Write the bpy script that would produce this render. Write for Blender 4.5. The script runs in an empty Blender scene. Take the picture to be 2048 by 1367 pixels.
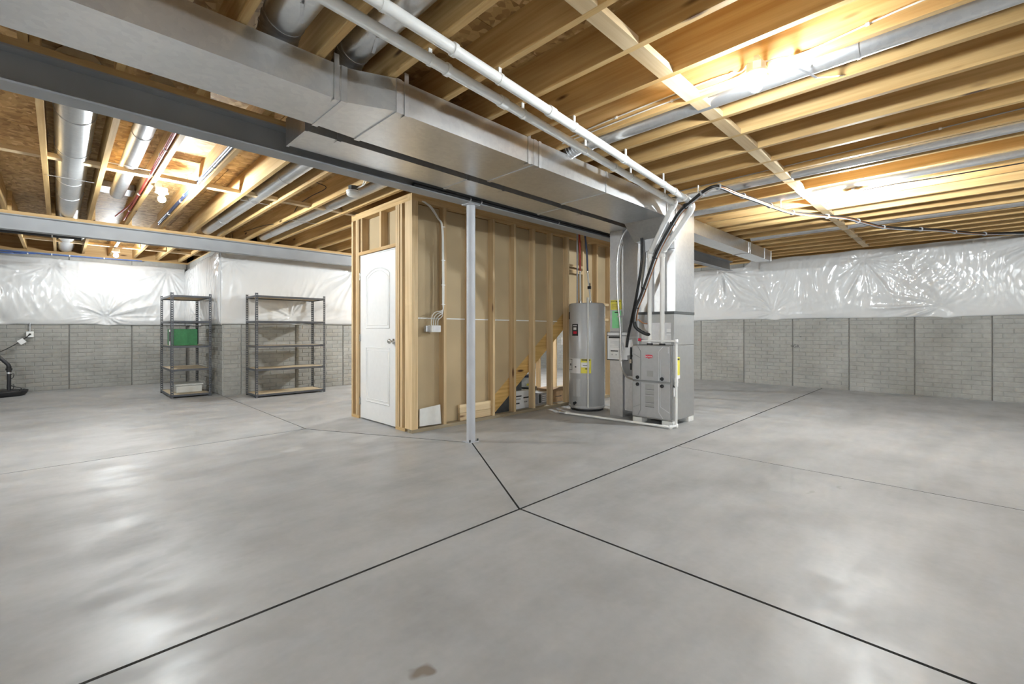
import bpy, math, random
import numpy as np
from mathutils import Vector, Matrix

# ------------------------------------------------------------------ camera, world, exposure
scene = bpy.context.scene
COL = scene.collection
cam_d = bpy.data.cameras.new('camera')
cam_d.sensor_width = 36.0
cam_d.lens = 906.0 / 2048.0 * 36.0
cam_d.shift_y = -21.5 / 2048.0
cam_d.clip_start = 0.05
cam = bpy.data.objects.new('camera', cam_d)
cam.location = (0, 0, 1.10)
cam.rotation_euler = (math.radians(90), 0, math.radians(-45))
COL.objects.link(cam)
scene.camera = cam
world = bpy.data.worlds.new('world')
scene.world = world
world.use_nodes = True
world.node_tree.nodes['Background'].inputs[0].default_value = (0.5, 0.5, 0.5, 1)
world.node_tree.nodes['Background'].inputs[1].default_value = 0.0
scene.view_settings.view_transform = 'Standard'
scene.view_settings.look = 'None'
scene.view_settings.gamma = 1.0
scene.view_settings.exposure = 2.27
BULB_W = 60.0            # power of a full-strength ceiling bulb
BULB_C = (0.97, 1.05, 1.09)
scene.cycles.max_bounces = 5
scene.cycles.diffuse_bounces = 4
scene.cycles.glossy_bounces = 3
scene.cycles.use_denoising = True
scene.cycles.adaptive_threshold = 0.05
scene.cycles.adaptive_min_samples = 16

# ------------------------------------------------------------------ helpers
def V(*a): return Vector(a)

class MB:
    def __init__(s): s.v = []; s.f = []; s.sm = []
    def add(s, vs, fs, smooth=False):
        o = len(s.v); s.v += [tuple(p) for p in vs]
        for f in fs: s.f.append(tuple(i + o for i in f)); s.sm.append(smooth)
        return s
    def box(s, x0, y0, z0, x1, y1, z1):
        vs = [(x0,y0,z0),(x1,y0,z0),(x1,y1,z0),(x0,y1,z0),(x0,y0,z1),(x1,y0,z1),(x1,y1,z1),(x0,y1,z1)]
        return s.add(vs, [(0,3,2,1),(4,5,6,7),(0,1,5,4),(1,2,6,5),(2,3,7,6),(3,0,4,7)])
    def obox(s, c, ax, ay, az):
        c = Vector(c); ax = Vector(ax); ay = Vector(ay); az = Vector(az)
        vs = []
        for k in (-1, 1):
            for (i, j) in ((-1,-1),(1,-1),(1,1),(-1,1)): vs.append(c + ax*i + ay*j + az*k)
        return s.add(vs, [(0,3,2,1),(4,5,6,7),(0,1,5,4),(1,2,6,5),(2,3,7,6),(3,0,4,7)])
    def bar(s, p0, p1, w, h, up=(0,0,1)):
        p0 = Vector(p0); p1 = Vector(p1); d = (p1 - p0); L = d.length; d.normalize()
        u = Vector(up); sd = d.cross(u)
        if sd.length < 1e-4: sd = d.cross(Vector((1,0,0)))
        sd.normalize(); u2 = sd.cross(d)
        return s.obox((p0+p1)/2, d*L/2, sd*w/2, u2*h/2)
    def cyl(s, p0, p1, r, n=16, r1=None, caps=True, smooth=True):
        p0 = Vector(p0); p1 = Vector(p1); d = (p1-p0).normalized()
        a = d.cross(Vector((0,0,1)))
        if a.length < 1e-3: a = Vector((1,0,0))
        a.normalize(); b = d.cross(a); r1 = r if r1 is None else r1
        vs = []
        for k in range(n):
            t = 2*math.pi*k/n; e = a*math.cos(t) + b*math.sin(t)
            vs += [p0 + e*r, p1 + e*r1]
        fs = [(2*k, 2*((k+1) % n), 2*((k+1) % n)+1, 2*k+1) for k in range(n)]
        s.add(vs, fs, smooth)
        if caps:
            s.add([vs[2*k] for k in range(n)], [tuple(range(n-1, -1, -1))])
            s.add([vs[2*k+1] for k in range(n)], [tuple(range(n))])
        return s
    def tube(s, pts, r, n=8, caps=True):
        pts = [Vector(p) for p in pts]; m = len(pts)
        tang = []
        for i in range(m):
            d = pts[min(i+1, m-1)] - pts[max(i-1, 0)]
            tang.append(d.normalized())
        a = tang[0].cross(Vector((0.13, 0.21, 0.97)))
        if a.length < 1e-3: a = tang[0].cross(Vector((1,0,0)))
        a.normalize(); vs = []
        rr = r if isinstance(r, (list, tuple)) else [r]*m
        for i in range(m):
            a = (a - tang[i]*a.dot(tang[i])).normalized(); b = tang[i].cross(a)
            for k in range(n):
                t = 2*math.pi*k/n; vs.append(pts[i] + (a*math.cos(t) + b*math.sin(t))*rr[i])
        fs = []
        for i in range(m-1):
            for k in range(n):
                k2 = (k+1) % n
                fs.append((i*n+k, i*n+k2, (i+1)*n+k2, (i+1)*n+k))
        s.add(vs, fs, True)
        if caps:
            s.add(vs[:n], [tuple(range(n-1,-1,-1))]); s.add(vs[-n:], [tuple(range(n))])
        return s
    def lathe(s, prof, c, n=24, axis='z', smooth=True):
        vs = []
        for (r, h) in prof:
            for k in range(n):
                t = 2*math.pi*k/n; x, y = r*math.cos(t), r*math.sin(t)
                if axis == 'z': p = (c[0]+x, c[1]+y, c[2]+h)
                elif axis == 'x': p = (c[0]+h, c[1]+x, c[2]+y)
                else: p = (c[0]+x, c[1]+h, c[2]-y)
                vs.append(p)
        fs = []
        for i in range(len(prof)-1):
            for k in range(n):
                k2 = (k+1) % n
                fs.append((i*n+k, i*n+k2, (i+1)*n+k2, (i+1)*n+k))
        s.add(vs, fs, smooth)
        s.add(vs[:n], [tuple(range(n-1,-1,-1))]); s.add(vs[-n:], [tuple(range(n))])
        return s
    def prism(s, poly, lo, hi, axis='z'):
        n = len(poly)
        def P(a, b, c):
            return (a, b, c) if axis == 'z' else ((a, c, b) if axis == 'y' else (c, a, b))
        vs = [P(a, b, lo) for a, b in poly] + [P(a, b, hi) for a, b in poly]
        fs = [tuple(range(n-1,-1,-1)), tuple(range(n, 2*n))] + [(i, (i+1) % n, (i+1) % n + n, i + n) for i in range(n)]
        return s.add(vs, fs)
    def quad(s, a, b, c, d): return s.add([a,b,c,d], [(0,1,2,3)])
    def mesh(s, name, org=(0,0,0)):
        me = bpy.data.meshes.new(name)
        ox, oy, oz = org
        me.from_pydata([(x-ox, y-oy, z-oz) for x, y, z in s.v], [], s.f)
        me.polygons.foreach_set('use_smooth', s.sm)
        me.update()
        return me
    def build(s, name, mat, parent=None, origin=None, bevel=0, fix=True):
        org = origin
        if parent is not None: org = worigin(parent)
        if org is None: org = (0, 0, 0)
        me = s.mesh(name, org)
        if fix: fixnormals(me)
        me.materials.append(mat)
        o = bpy.data.objects.new(name, me); COL.objects.link(o)
        if parent is not None: o.parent = parent
        else: o.location = org
        if bevel:
            m = o.modifiers.new('bevel', 'BEVEL'); m.width = bevel; m.segments = 2; m.limit_method = 'ANGLE'
        return o

import bmesh
def fixnormals(me):
    bm = bmesh.new(); bm.from_mesh(me)
    bmesh.ops.recalc_face_normals(bm, faces=bm.faces)
    bm.to_mesh(me); bm.free()

def worigin(o):
    p = Vector((0,0,0))
    while o is not None: p += o.location; o = o.parent
    return (p.x, p.y, p.z)
def thing(name, loc, label, cat, group=None):
    o = bpy.data.objects.new(name, None); COL.objects.link(o); o.location = loc
    o.empty_display_size = 0.1
    return tag(o, label, cat, group)
def tag(o, label, cat, group=None, kind=None):
    if label: o['label'] = label
    if cat: o['category'] = cat
    if group: o['group'] = group
    if kind: o['kind'] = kind
    return o
def struct(name, loc=(0,0,0), label=None, cat=None):
    o = bpy.data.objects.new(name, None); COL.objects.link(o); o.location = loc
    return tag(o, label, cat, None, 'structure')
def inst(name, me, loc, parent, rotz=0):
    o = bpy.data.objects.new(name, me); COL.objects.link(o); o.parent = parent
    w = worigin(parent); o.location = (loc[0]-w[0], loc[1]-w[1], loc[2]-w[2]); o.rotation_euler = (0,0,rotz)
    return o
def smoothpath(pts, k=6):
    pts = [Vector(p) for p in pts]; out = []
    P = [pts[0]*2 - pts[1]] + pts + [pts[-1]*2 - pts[-2]]
    for i in range(1, len(P)-2):
        for j in range(k):
            t = j/k; a, b, c, d = P[i-1], P[i], P[i+1], P[i+2]
            out.append(0.5*((2*b) + (c-a)*t + (2*a-5*b+4*c-d)*t*t + (3*b-a-3*c+d)*t**3))
    out.append(pts[-1]); return out
def text_part(body, mat, parent, origin, xdir, ydir, height, name='lettering', depth=0.0008, align='CENTER'):
    cu = bpy.data.curves.new('t', 'FONT'); cu.body = body; cu.size = height; cu.extrude = depth
    cu.align_x = align; cu.align_y = 'CENTER'; cu.resolution_u = 3
    ob = bpy.data.objects.new('t', cu); COL.objects.link(ob)
    bpy.context.view_layer.update()
    me = bpy.data.meshes.new_from_object(ob.evaluated_get(bpy.context.evaluated_depsgraph_get()))
    bpy.data.objects.remove(ob)
    xd = Vector(xdir).normalized(); yd = Vector(ydir).normalized(); nd = xd.cross(yd)
    w = Vector(worigin(parent)) if parent else Vector((0,0,0))
    M = Matrix(((xd.x, yd.x, nd.x, origin[0]-w.x), (xd.y, yd.y, nd.y, origin[1]-w.y), (xd.z, yd.z, nd.z, origin[2]-w.z), (0,0,0,1)))
    me.transform(M); me.materials.clear(); me.materials.append(mat); me.name = name
    o = bpy.data.objects.new(name, me); COL.objects.link(o)
    if parent: o.parent = parent
    return o

# ------------------------------------------------------------------ materials
def newmat(name):
    m = bpy.data.materials.new(name); m.use_nodes = True
    nt = m.node_tree; b = nt.nodes['Principled BSDF']
    return m, nt, b
def nd(nt, t, **kw):
    n = nt.nodes.new(t)
    for k, v in kw.items(): setattr(n, k, v)
    return n
def coords(nt, scale=(1,1,1), which='Object', rnd=True):
    tc = nd(nt, 'ShaderNodeTexCoord'); mp = nd(nt, 'ShaderNodeMapping')
    mp.inputs['Scale'].default_value = scale
    src = tc.outputs[which]
    if rnd:
        oi = nd(nt, 'ShaderNodeObjectInfo'); mu = nd(nt, 'ShaderNodeMath', operation='MULTIPLY'); mu.inputs[1].default_value = 37.0
        nt.links.new(oi.outputs['Random'], mu.inputs[0])
        ad = nd(nt, 'ShaderNodeVectorMath', operation='ADD')
        nt.links.new(src, ad.inputs[0]); nt.links.new(mu.outputs[0], ad.inputs[1]); src = ad.outputs[0]
    nt.links.new(src, mp.inputs['Vector'])
    return mp.outputs['Vector']
def noise(nt, vec, scale, detail=4, rough=0.55):
    n = nd(nt, 'ShaderNodeTexNoise'); n.inputs['Scale'].default_value = scale
    n.inputs['Detail'].default_value = detail; n.inputs['Roughness'].default_value = rough
    nt.links.new(vec, n.inputs['Vector']); return n.outputs['Fac']
def ramp(nt, fac, stops):
    r = nd(nt, 'ShaderNodeValToRGB'); e = r.color_ramp.elements
    while len(e) < len(stops): e.new(0.5)
    for i, (p, c) in enumerate(stops):
        e[i].position = p; e[i].color = c if len(c) == 4 else (*c, 1)
    nt.links.new(fac, r.inputs['Fac']); return r.outputs['Color']
def mixc(nt, fac, a, b, mode='MIX'):
    m = nd(nt, 'ShaderNodeMix', data_type='RGBA', blend_type=mode)
    for sock, val in ((m.inputs[0], fac), (m.inputs[6], a), (m.inputs[7], b)):
        if isinstance(val, (int, float)): sock.default_value = val
        elif isinstance(val, tuple): sock.default_value = (*val, 1)
        else: nt.links.new(val, sock)
    return m.outputs[2]
def bump(nt, b, h, strength=0.3, dist=0.01):
    bp = nd(nt, 'ShaderNodeBump'); bp.inputs['Strength'].default_value = strength; bp.inputs['Distance'].default_value = dist
    nt.links.new(h, bp.inputs['Height']); nt.links.new(bp.outputs['Normal'], b.inputs['Normal'])
def plain(name, col, rough=0.5, metal=0.0, spec=0.5, var=0.0, vscale=20, coat=0.0):
    m, nt, b = newmat(name)
    b.inputs['Roughness'].default_value = rough; b.inputs['Metallic'].default_value = metal
    b.inputs['Specular IOR Level'].default_value = spec; b.inputs['Coat Weight'].default_value = coat
    f = noise(nt, coords(nt), vscale, 1)
    lo = tuple(max(0, c*(1-var)) for c in col); hi = tuple(min(1, c*(1+var)) for c in col)
    nt.links.new(ramp(nt, f, [(0.3, lo), (0.7, hi)]), b.inputs['Base Color'])
    return m
def wood(name, c0, c1, knot, axis='y', rough=0.62, gs=1.0):
    m, nt, b = newmat(name)
    ls, cs = 1.1*gs, 26*gs
    sc = {'x': (ls, cs, cs), 'y': (cs, ls, cs), 'z': (cs, cs, ls)}[axis]
    v = coords(nt, sc)
    n1 = noise(nt, v, 1.0, 3, 0.6)
    sc2 = {'x': (0.35, 3, 3), 'y': (3, 0.35, 3), 'z': (3, 3, 0.35)}[axis]
    n2 = noise(nt, coords(nt, sc2), 1.0, 2)
    col = ramp(nt, n1, [(0.32, c0), (0.52, tuple((a+b_)/2 for a, b_ in zip(c0, c1))), (0.72, c1)])
    dk = ramp(nt, n2, [(0.35, (0.78, 0.74, 0.70)), (0.65, (1.06, 1.05, 1.03))])
    col = mixc(nt, 1.0, col, dk, 'MULTIPLY')
    oi = nd(nt, 'ShaderNodeObjectInfo')
    tint = ramp(nt, oi.outputs['Random'], [(0.0, (0.86, 0.82, 0.77)), (0.5, (1.0, 0.98, 0.95)), (1.0, (1.08, 1.08, 1.08))])
    col = mixc(nt, 1.0, col, tint, 'MULTIPLY')
    vo = nd(nt, 'ShaderNodeTexVoronoi'); vo.inputs['Scale'].default_value = 1.0
    sc3 = {'x': (1.3, 5, 5), 'y': (5, 1.3, 5), 'z': (5, 5, 1.3)}[axis]
    nt.links.new(coords(nt, sc3), vo.inputs['Vector'])
    kf = ramp(nt, vo.outputs['Distance'], [(0.05, (1,1,1)), (0.105, (0,0,0))])
    col = mixc(nt, kf, col, knot)
    nt.links.new(col, b.inputs['Base Color'])
    b.inputs['Roughness'].default_value = rough; b.inputs['Specular IOR Level'].default_value = 0.3
    return m
def osb(name):
    m, nt, b = newmat(name)
    cols = []
    for k, sc in enumerate([(9, 38, 12), (34, 11, 12), (20, 24, 12)]):
        vo = nd(nt, 'ShaderNodeTexVoronoi'); vo.inputs['Scale'].default_value = 1.0
        nt.links.new(coords(nt, sc), vo.inputs['Vector'])
        sep = nd(nt, 'ShaderNodeSeparateColor'); nt.links.new(vo.outputs['Color'], sep.inputs[0])
        cols.append(ramp(nt, sep.outputs[0], [(0.0, (0.30, 0.165, 0.055)), (0.35, (0.47, 0.29, 0.11)), (0.8, (0.60, 0.40, 0.17)), (1.0, (0.72, 0.52, 0.26))]))
    f = noise(nt, coords(nt), 7, 3)
    f2 = ramp(nt, f, [(0.42, (0,0,0)), (0.5, (1,1,1))])
    f3 = ramp(nt, noise(nt, coords(nt), 4.3, 3), [(0.45, (0,0,0)), (0.52, (1,1,1))])
    c = mixc(nt, f3, mixc(nt, f2, cols[0], cols[1]), cols[2])
    nt.links.new(c, b.inputs['Base Color']); b.inputs['Roughness'].default_value = 0.6
    return m
def galv(name, base=(0.74, 0.745, 0.75), r0=0.29, r1=0.38):
    m, nt, b = newmat(name)
    b.inputs['Metallic'].default_value = 0.92
    vo = nd(nt, 'ShaderNodeTexVoronoi'); vo.inputs['Scale'].default_value = 34
    v = coords(nt); nt.links.new(v, vo.inputs['Vector'])
    sep = nd(nt, 'ShaderNodeSeparateColor'); nt.links.new(vo.outputs['Color'], sep.inputs[0])
    n = noise(nt, v, 1.3, 2)
    c = ramp(nt, n, [(0.3, tuple(x*0.9 for x in base)), (0.7, tuple(min(1, x*1.07) for x in base))])
    c2 = ramp(nt, sep.outputs[0], [(0, (0.95,0.95,0.96)), (1, (1.03,1.03,1.03))])
    nt.links.new(mixc(nt, 1.0, c, c2, 'MULTIPLY'), b.inputs['Base Color'])
    mr = nd(nt, 'ShaderNodeMapRange'); mr.inputs['To Min'].default_value = r0; mr.inputs['To Max'].default_value = r1
    nt.links.new(n, mr.inputs['Value']); nt.links.new(mr.outputs[0], b.inputs['Roughness'])
    return m
DK, LT = (0.27, 0.265, 0.255), (0.56, 0.555, 0.545)
STAINS = [(0.23, 1.88, 0.55, 0.085, -16, DK, 0.55), (0.17, 2.45, 0.24, 0.10, -10, DK, 0.45), (0.30, 2.75, 0.45, 0.06, 35, DK, 0.4),
          (2.22, 4.32, 0.22, 0.13, 20, LT, 0.5), (2.0, 4.95, 0.25, 0.13, 10, LT, 0.5), (1.55, 4.45, 0.12, 0.08, 0, LT, 0.5),
          (0.83, 1.24, 0.05, 0.03, 20, (0.16,0.11,0.06), 0.7), (4.35, 3.48, 0.16, 0.06, -20, (0.2,0.195,0.19), 0.6),
          (0.45, 2.2, 0.5, 0.22, 15, LT, 0.22), (3.9, 0.62, 0.07, 0.02, 10, DK, 0.6), (3.6, 0.75, 0.09, 0.02, -15, DK, 0.5)]
def concrete_floor(name):
    m, nt, b = newmat(name)
    v = coords(nt, rnd=False)
    big = noise(nt, v, 0.55, 3, 0.6); mid = noise(nt, v, 2.3, 4, 0.62); fine = noise(nt, v, 28, 2, 0.6)
    c = ramp(nt, big, [(0.30, (0.375, 0.374, 0.372)), (0.52, (0.402, 0.402, 0.404)), (0.72, (0.43, 0.431, 0.435))])
    c2 = ramp(nt, mid, [(0.28, (0.86, 0.855, 0.845)), (0.5, (1.0, 1.0, 1.0)), (0.75, (1.09, 1.09, 1.09))])
    c = mixc(nt, 1.0, c, c2, 'MULTIPLY')
    c = mixc(nt, 1.0, c, ramp(nt, fine, [(0.2, (0.95,0.95,0.95)), (0.8, (1.03,1.03,1.03))]), 'MULTIPLY')
    # sweeping trowel marks
    sw = noise(nt, coords(nt, (0.9, 5.5, 1), rnd=False), 1.0, 3, 0.6)
    c = mixc(nt, 1.0, c, ramp(nt, sw, [(0.3, (0.93,0.93,0.925)), (0.7, (1.05,1.05,1.05))]), 'MULTIPLY')
    # scattered dark specks
    vo = nd(nt, 'ShaderNodeTexVoronoi'); vo.inputs['Scale'].default_value = 1.25; nt.links.new(v, vo.inputs['Vector'])
    c = mixc(nt, ramp(nt, vo.outputs['Distance'], [(0.006, (0.6,0.6,0.6)), (0.012, (0,0,0))]), c, (0.10, 0.075, 0.05))
    # stains and smears left by the finishing trowel
    wn = nd(nt, 'ShaderNodeTexNoise'); wn.inputs['Scale'].default_value = 6.0; wn.inputs['Detail'].default_value = 2
    nt.links.new(v, wn.inputs['Vector'])
    wob = nd(nt, 'ShaderNodeVectorMath', operation='MULTIPLY_ADD'); wob.inputs[1].default_value = (0.22,)*3
    nt.links.new(wn.outputs['Color'], wob.inputs[0]); nt.links.new(v, wob.inputs[2])
    for (sx, sy, rx, ry, rot, col, k) in STAINS:
        mp = nd(nt, 'ShaderNodeMapping', vector_type='TEXTURE')
        mp.inputs['Location'].default_value = (sx+0.11, sy+0.11, 0); mp.inputs['Rotation'].default_value = (0, 0, math.radians(rot)); mp.inputs['Scale'].default_value = (rx, ry, 1)
        nt.links.new(wob.outputs[0], mp.inputs['Vector'])
        sp = nd(nt, 'ShaderNodeSeparateXYZ'); nt.links.new(mp.outputs[0], sp.inputs[0])
        cb = nd(nt, 'ShaderNodeCombineXYZ'); nt.links.new(sp.outputs[0], cb.inputs[0]); nt.links.new(sp.outputs[1], cb.inputs[1])
        ln = nd(nt, 'ShaderNodeVectorMath', operation='LENGTH'); nt.links.new(cb.outputs[0], ln.inputs[0])
        c = mixc(nt, ramp(nt, ln.outputs['Value'], [(0.45, (k,)*3), (1.0, (0,0,0))]), c, col)
    nt.links.new(c, b.inputs['Base Color'])
    sheen = noise(nt, coords(nt, (1.0, 1.7, 1), rnd=False), 1.5, 3, 0.55)
    r = ramp(nt, sheen, [(0.36, (0.30,)*3), (0.5, (0.42,)*3), (0.64, (0.60,)*3)])
    nt.links.new(r, b.inputs['Roughness']); b.inputs['Specular IOR Level'].default_value = 0.42
    return m
def concrete_wall(name):
    m, nt, b = newmat(name)
    v = coords(nt)
    n = noise(nt, v, 2.2, 4, 0.6); n2 = noise(nt, v, 16, 2)
    c = ramp(nt, n, [(0.3, (0.305, 0.298, 0.275)), (0.55, (0.36, 0.353, 0.328)), (0.75, (0.41, 0.402, 0.378))])
    c = mixc(nt, 1.0, c, ramp(nt, n2, [(0.25, (0.9,0.9,0.9)), (0.75, (1.05,1.05,1.05))]), 'MULTIPLY')
    nt.links.new(c, b.inputs['Base Color']); b.inputs['Roughness'].default_value = 0.8
    return m
def emit(name, col, strength):
    m, nt, b = newmat(name)
    b.inputs['Base Color'].default_value = (1,1,1,1)
    b.inputs['Emission Color'].default_value = (*col, 1); b.inputs['Emission Strength'].default_value = strength
    return m

M = {}
WJ = ((0.56, 0.355, 0.14), (0.78, 0.575, 0.29), (0.12, 0.055, 0.02))
M['joist'] = wood('joist_wood', *WJ, axis='y')
M['woodx'] = wood('plate_wood', (0.55, 0.36, 0.16), (0.74, 0.55, 0.30), (0.13, 0.06, 0.025), axis='x')
M['woody'] = wood('plate_wood_cross', (0.55, 0.36, 0.16), (0.74, 0.55, 0.30), (0.13, 0.06, 0.025), axis='y')
M['stud'] = wood('stud_wood', (0.60, 0.44, 0.25), (0.78, 0.62, 0.40), (0.15, 0.07, 0.035), axis='z')
M['block'] = wood('blocking_wood', (0.62, 0.47, 0.28), (0.78, 0.64, 0.43), (0.16, 0.08, 0.04), axis='x')
M['grayplate'] = wood('weathered_plate_wood', (0.36, 0.31, 0.22), (0.52, 0.47, 0.36), (0.10, 0.06, 0.03), axis='x')
M['stringer'] = wood('stringer_lumber', (0.52, 0.32, 0.10), (0.72, 0.49, 0.20), (0.08, 0.03, 0.012), axis='x', gs=1.4)
M['osb'] = osb('oriented_strand_board')
M['galv'] = galv('galvanized_steel')
M['galv_dull'] = galv('galvanized_steel_dull', (0.62, 0.62, 0.63), 0.42, 0.55)
M['galv_bright'] = galv('galvanized_strap', (0.72, 0.72, 0.73), 0.29, 0.4)
M['floor'] = concrete_floor('troweled_concrete')
M['joint'] = plain('control_joint_grout', (0.06, 0.058, 0.054), 0.9, var=0.4, vscale=9)
M['cwall'] = concrete_wall('poured_concrete')
M['cback'] = plain('dark_joint_concrete', (0.20, 0.19, 0.175), 0.9, var=0.15)  # darker concrete of the wall cores, showing in the panel joints
M['vinyl'] = plain('white_vinyl', (0.66, 0.66, 0.66), 0.17, spec=0.6, var=0.02, vscale=3)
M['pvc'] = plain('white_pvc', (0.84, 0.84, 0.83), 0.32, var=0.02)
M['white'] = plain('white_paint', (0.74, 0.74, 0.735), 0.4, var=0.015)
M['whiteplastic'] = plain('white_plastic', (0.82, 0.82, 0.80), 0.35, var=0.02)
M['beam'] = plain('gray_primer', (0.34, 0.35, 0.365), 0.5, var=0.07, vscale=4)
M['column'] = plain('light_gray_paint', (0.50, 0.51, 0.545), 0.5, var=0.04, vscale=6)
M['black'] = plain('black_rubber', (0.018, 0.018, 0.02), 0.5, var=0.2)
M['blackpipe'] = plain('black_pipe', (0.03, 0.03, 0.034), 0.4, var=0.2)
M['furn'] = plain('furnace_gray', (0.44, 0.445, 0.455), 0.38, metal=0.25, var=0.03)
M['furnside'] = plain('furnace_cabinet_gray', (0.37, 0.37, 0.365), 0.42, metal=0.35, var=0.03)
M['furnshade'] = plain('furnace_emboss_shaded', (0.32, 0.325, 0.335), 0.4, metal=0.3)  # shaded lines of the door embossing, shade put into the color
M['furnglint'] = plain('furnace_emboss_highlight', (0.66, 0.67, 0.68), 0.3, metal=0.4)  # highlight on the door embossing, painted as a brighter gray
M['wh'] = plain('water_heater_gray', (0.52, 0.525, 0.535), 0.33, metal=0.1, var=0.02)
M['red'] = plain('red_plate', (0.62, 0.02, 0.05), 0.35, var=0.05)
M['redpex'] = plain('red_tubing', (0.45, 0.045, 0.03), 0.4, var=0.05)
M['bluepex'] = plain('blue_tubing', (0.10, 0.17, 0.42), 0.4, var=0.05)
M['navypex'] = plain('dark_blue_tubing', (0.045, 0.065, 0.14), 0.4, var=0.05)
M['drywall'] = plain('drywall_backing_paper', (0.47, 0.36, 0.215), 0.75, var=0.07, vscale=2.5)
M['drywhite'] = plain('drywall_face_paper', (0.78, 0.77, 0.74), 0.7, var=0.03)
M['shelf'] = plain('shelf_gray_enamel', (0.10, 0.105, 0.118), 0.38, metal=0.3, var=0.06)
M['shelfboard'] = plain('particle_board', (0.56, 0.46, 0.32), 0.7, var=0.12, vscale=90)
M['green'] = plain('green_carton', (0.035, 0.20, 0.07), 0.42, var=0.12, vscale=30)
M['yellow'] = plain('yellow_card', (0.80, 0.72, 0.10), 0.5, var=0.03)
M['greencard'] = plain('green_card', (0.28, 0.76, 0.36), 0.5, var=0.03)
M['paper'] = plain('white_paper', (0.83, 0.83, 0.84), 0.6, var=0.02)
M['grayprint'] = plain('gray_print', (0.36, 0.36, 0.37), 0.6, var=0.1)
M['ink'] = plain('black_ink', (0.03, 0.03, 0.03), 0.6)
M['chrome'] = plain('satin_nickel', (0.62, 0.60, 0.57), 0.25, metal=1.0)
M['tote'] = plain('clear_plastic_tote', (0.60, 0.60, 0.57), 0.35, var=0.03)
M['kraft'] = plain('brown_carton', (0.30, 0.19, 0.10), 0.75, var=0.1)
M['darkgray'] = plain('dark_gray_plastic', (0.075, 0.08, 0.082), 0.45, var=0.1)
M['navy'] = plain('navy_lid', (0.03, 0.045, 0.10), 0.4)
M['cable'] = plain('white_cable_sheath', (0.74, 0.73, 0.69), 0.5, var=0.03)
M['graycable'] = plain('gray_cable_sheath', (0.42, 0.43, 0.45), 0.45, var=0.08)
M['copper'] = plain('copper_tube', (0.55, 0.27, 0.14), 0.35, metal=0.8)
def bulb_mat(f): return emit('lit_bulb_glass_%d' % round(f*100), BULB_C, f*BULB_W/(math.pi*4*math.pi*0.034**2))

# ------------------------------------------------------------------ setting: floor
JB = 2.59           # underside of the joists
SP = 0.379
JX = lambda n: 2.92 + SP*n
rng = random.Random(5)
floor = struct('floor', (0,0,0), 'smooth gray concrete basement floor slab with control joints', 'floor')
g = 0.0075
slabs = [
    [(-3.6,-4.2),(2.02-g,-4.2),(2.02-g,1.95-g),(-3.6,1.95-g)],
    [(2.02+g,-4.2),(4.19-g*.5,-4.2),(4.19-g*.5,1.95-g),(2.02+g,1.95-g)],
    [(4.19+g*.5,-4.2),(10.6,-4.2),(10.6,1.95-g),(4.19+g*.5,1.95-g)],
    [(-3.6,1.95+g),(2.02-g,1.95+g),(2.88-g,3.44),(1.97-g,5.25-g*.6),(-3.6,5.25-g*.6)],
    [(-3.6,5.25+g*.6),(1.97-g*.6,5.25+g*.6),(1.97-g*.6,12.2),(-3.6,12.2)],
    [(2.02+g,1.95+g),(10.6,1.95+g),(10.6,9.1),(1.97+g*.6,9.1),(1.97+g*.6,5.25),(2.88+g,3.44)],
]
for poly in slabs:
    o = MB().prism(poly, -0.1, 0.0).build('concrete_slab', M['floor'], floor)
    o.data.materials.append(M['joint'])           # dark-colored raw edge inside the saw cuts
    for pl in o.data.polygons:
        if abs(pl.normal.z) < 0.5: pl.material_index = 1
MB().box(-3.6,-4.2,-0.12,10.6,12.2,-0.022).build('joint_filler', M['joint'], floor)

# ------------------------------------------------------------------ setting: ceiling
ceiling = struct('ceiling', (0,0,0), 'open ceiling of wooden floor joists under strand board', 'ceiling')
pan = MB().box(-1.217,-0.607,0,1.217,0.607,0.019).mesh('subfloor_panel'); pan.materials.append(M['osb'])
zo = JB + 0.235
for j in range(14):
    for i in range(7):
        x = -3.6 + 1.22 + i*2.44 - (1.22 if j % 2 else 0); y = -4.2 + 0.61 + j*1.22
        inst('subfloor_panel', pan, (x, y, zo), ceiling)
def joist_mesh(y0, y1):
    me = MB().box(0, y0, 0, 0.038, y1, 0.235).mesh('joist'); me.materials.append(M['joist']); return me
jr = joist_mesh(-4.2, 3.555); jl = joist_mesh(3.415, 9.1); jl2 = joist_mesh(3.415, 8.45); jf = joist_mesh(8.30, 12.18)
for n in range(-16, 21):
    x = JX(n)
    inst('joist', jr, (x-0.038, 0, JB), ceiling)
    inst('joist', jl if x > 1.95 else jl2, (x+0.002, 0, JB), ceiling)
    if x < 2.1: inst('joist', jf, (x+0.042, 0, JB), ceiling)
blk = MB().box(0,0,0,SP-0.039,0.086,0.038).mesh('blocking'); blk.materials.append(M['block'])
for n in range(-4, 19):
    if n == -1 and False: continue
    inst('blocking', blk, (JX(n)+0.0005, 1.19 + (0.006 if n % 2 else 0), JB), ceiling)
for n in range(-10, 0):
    inst('blocking', blk, (JX(n)+0.0405, 5.60 + (0.01 if n % 2 else 0), JB+0.02), ceiling)
blk3 = MB().box(0,0,0,SP-0.039,0.086,0.038).mesh('blocking'); blk3.materials.append(M['block'])
for n in range(-9, -2):
    inst('blocking', blk3, (JX(n)+0.0805, 10.70, JB+0.01), ceiling)
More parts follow.
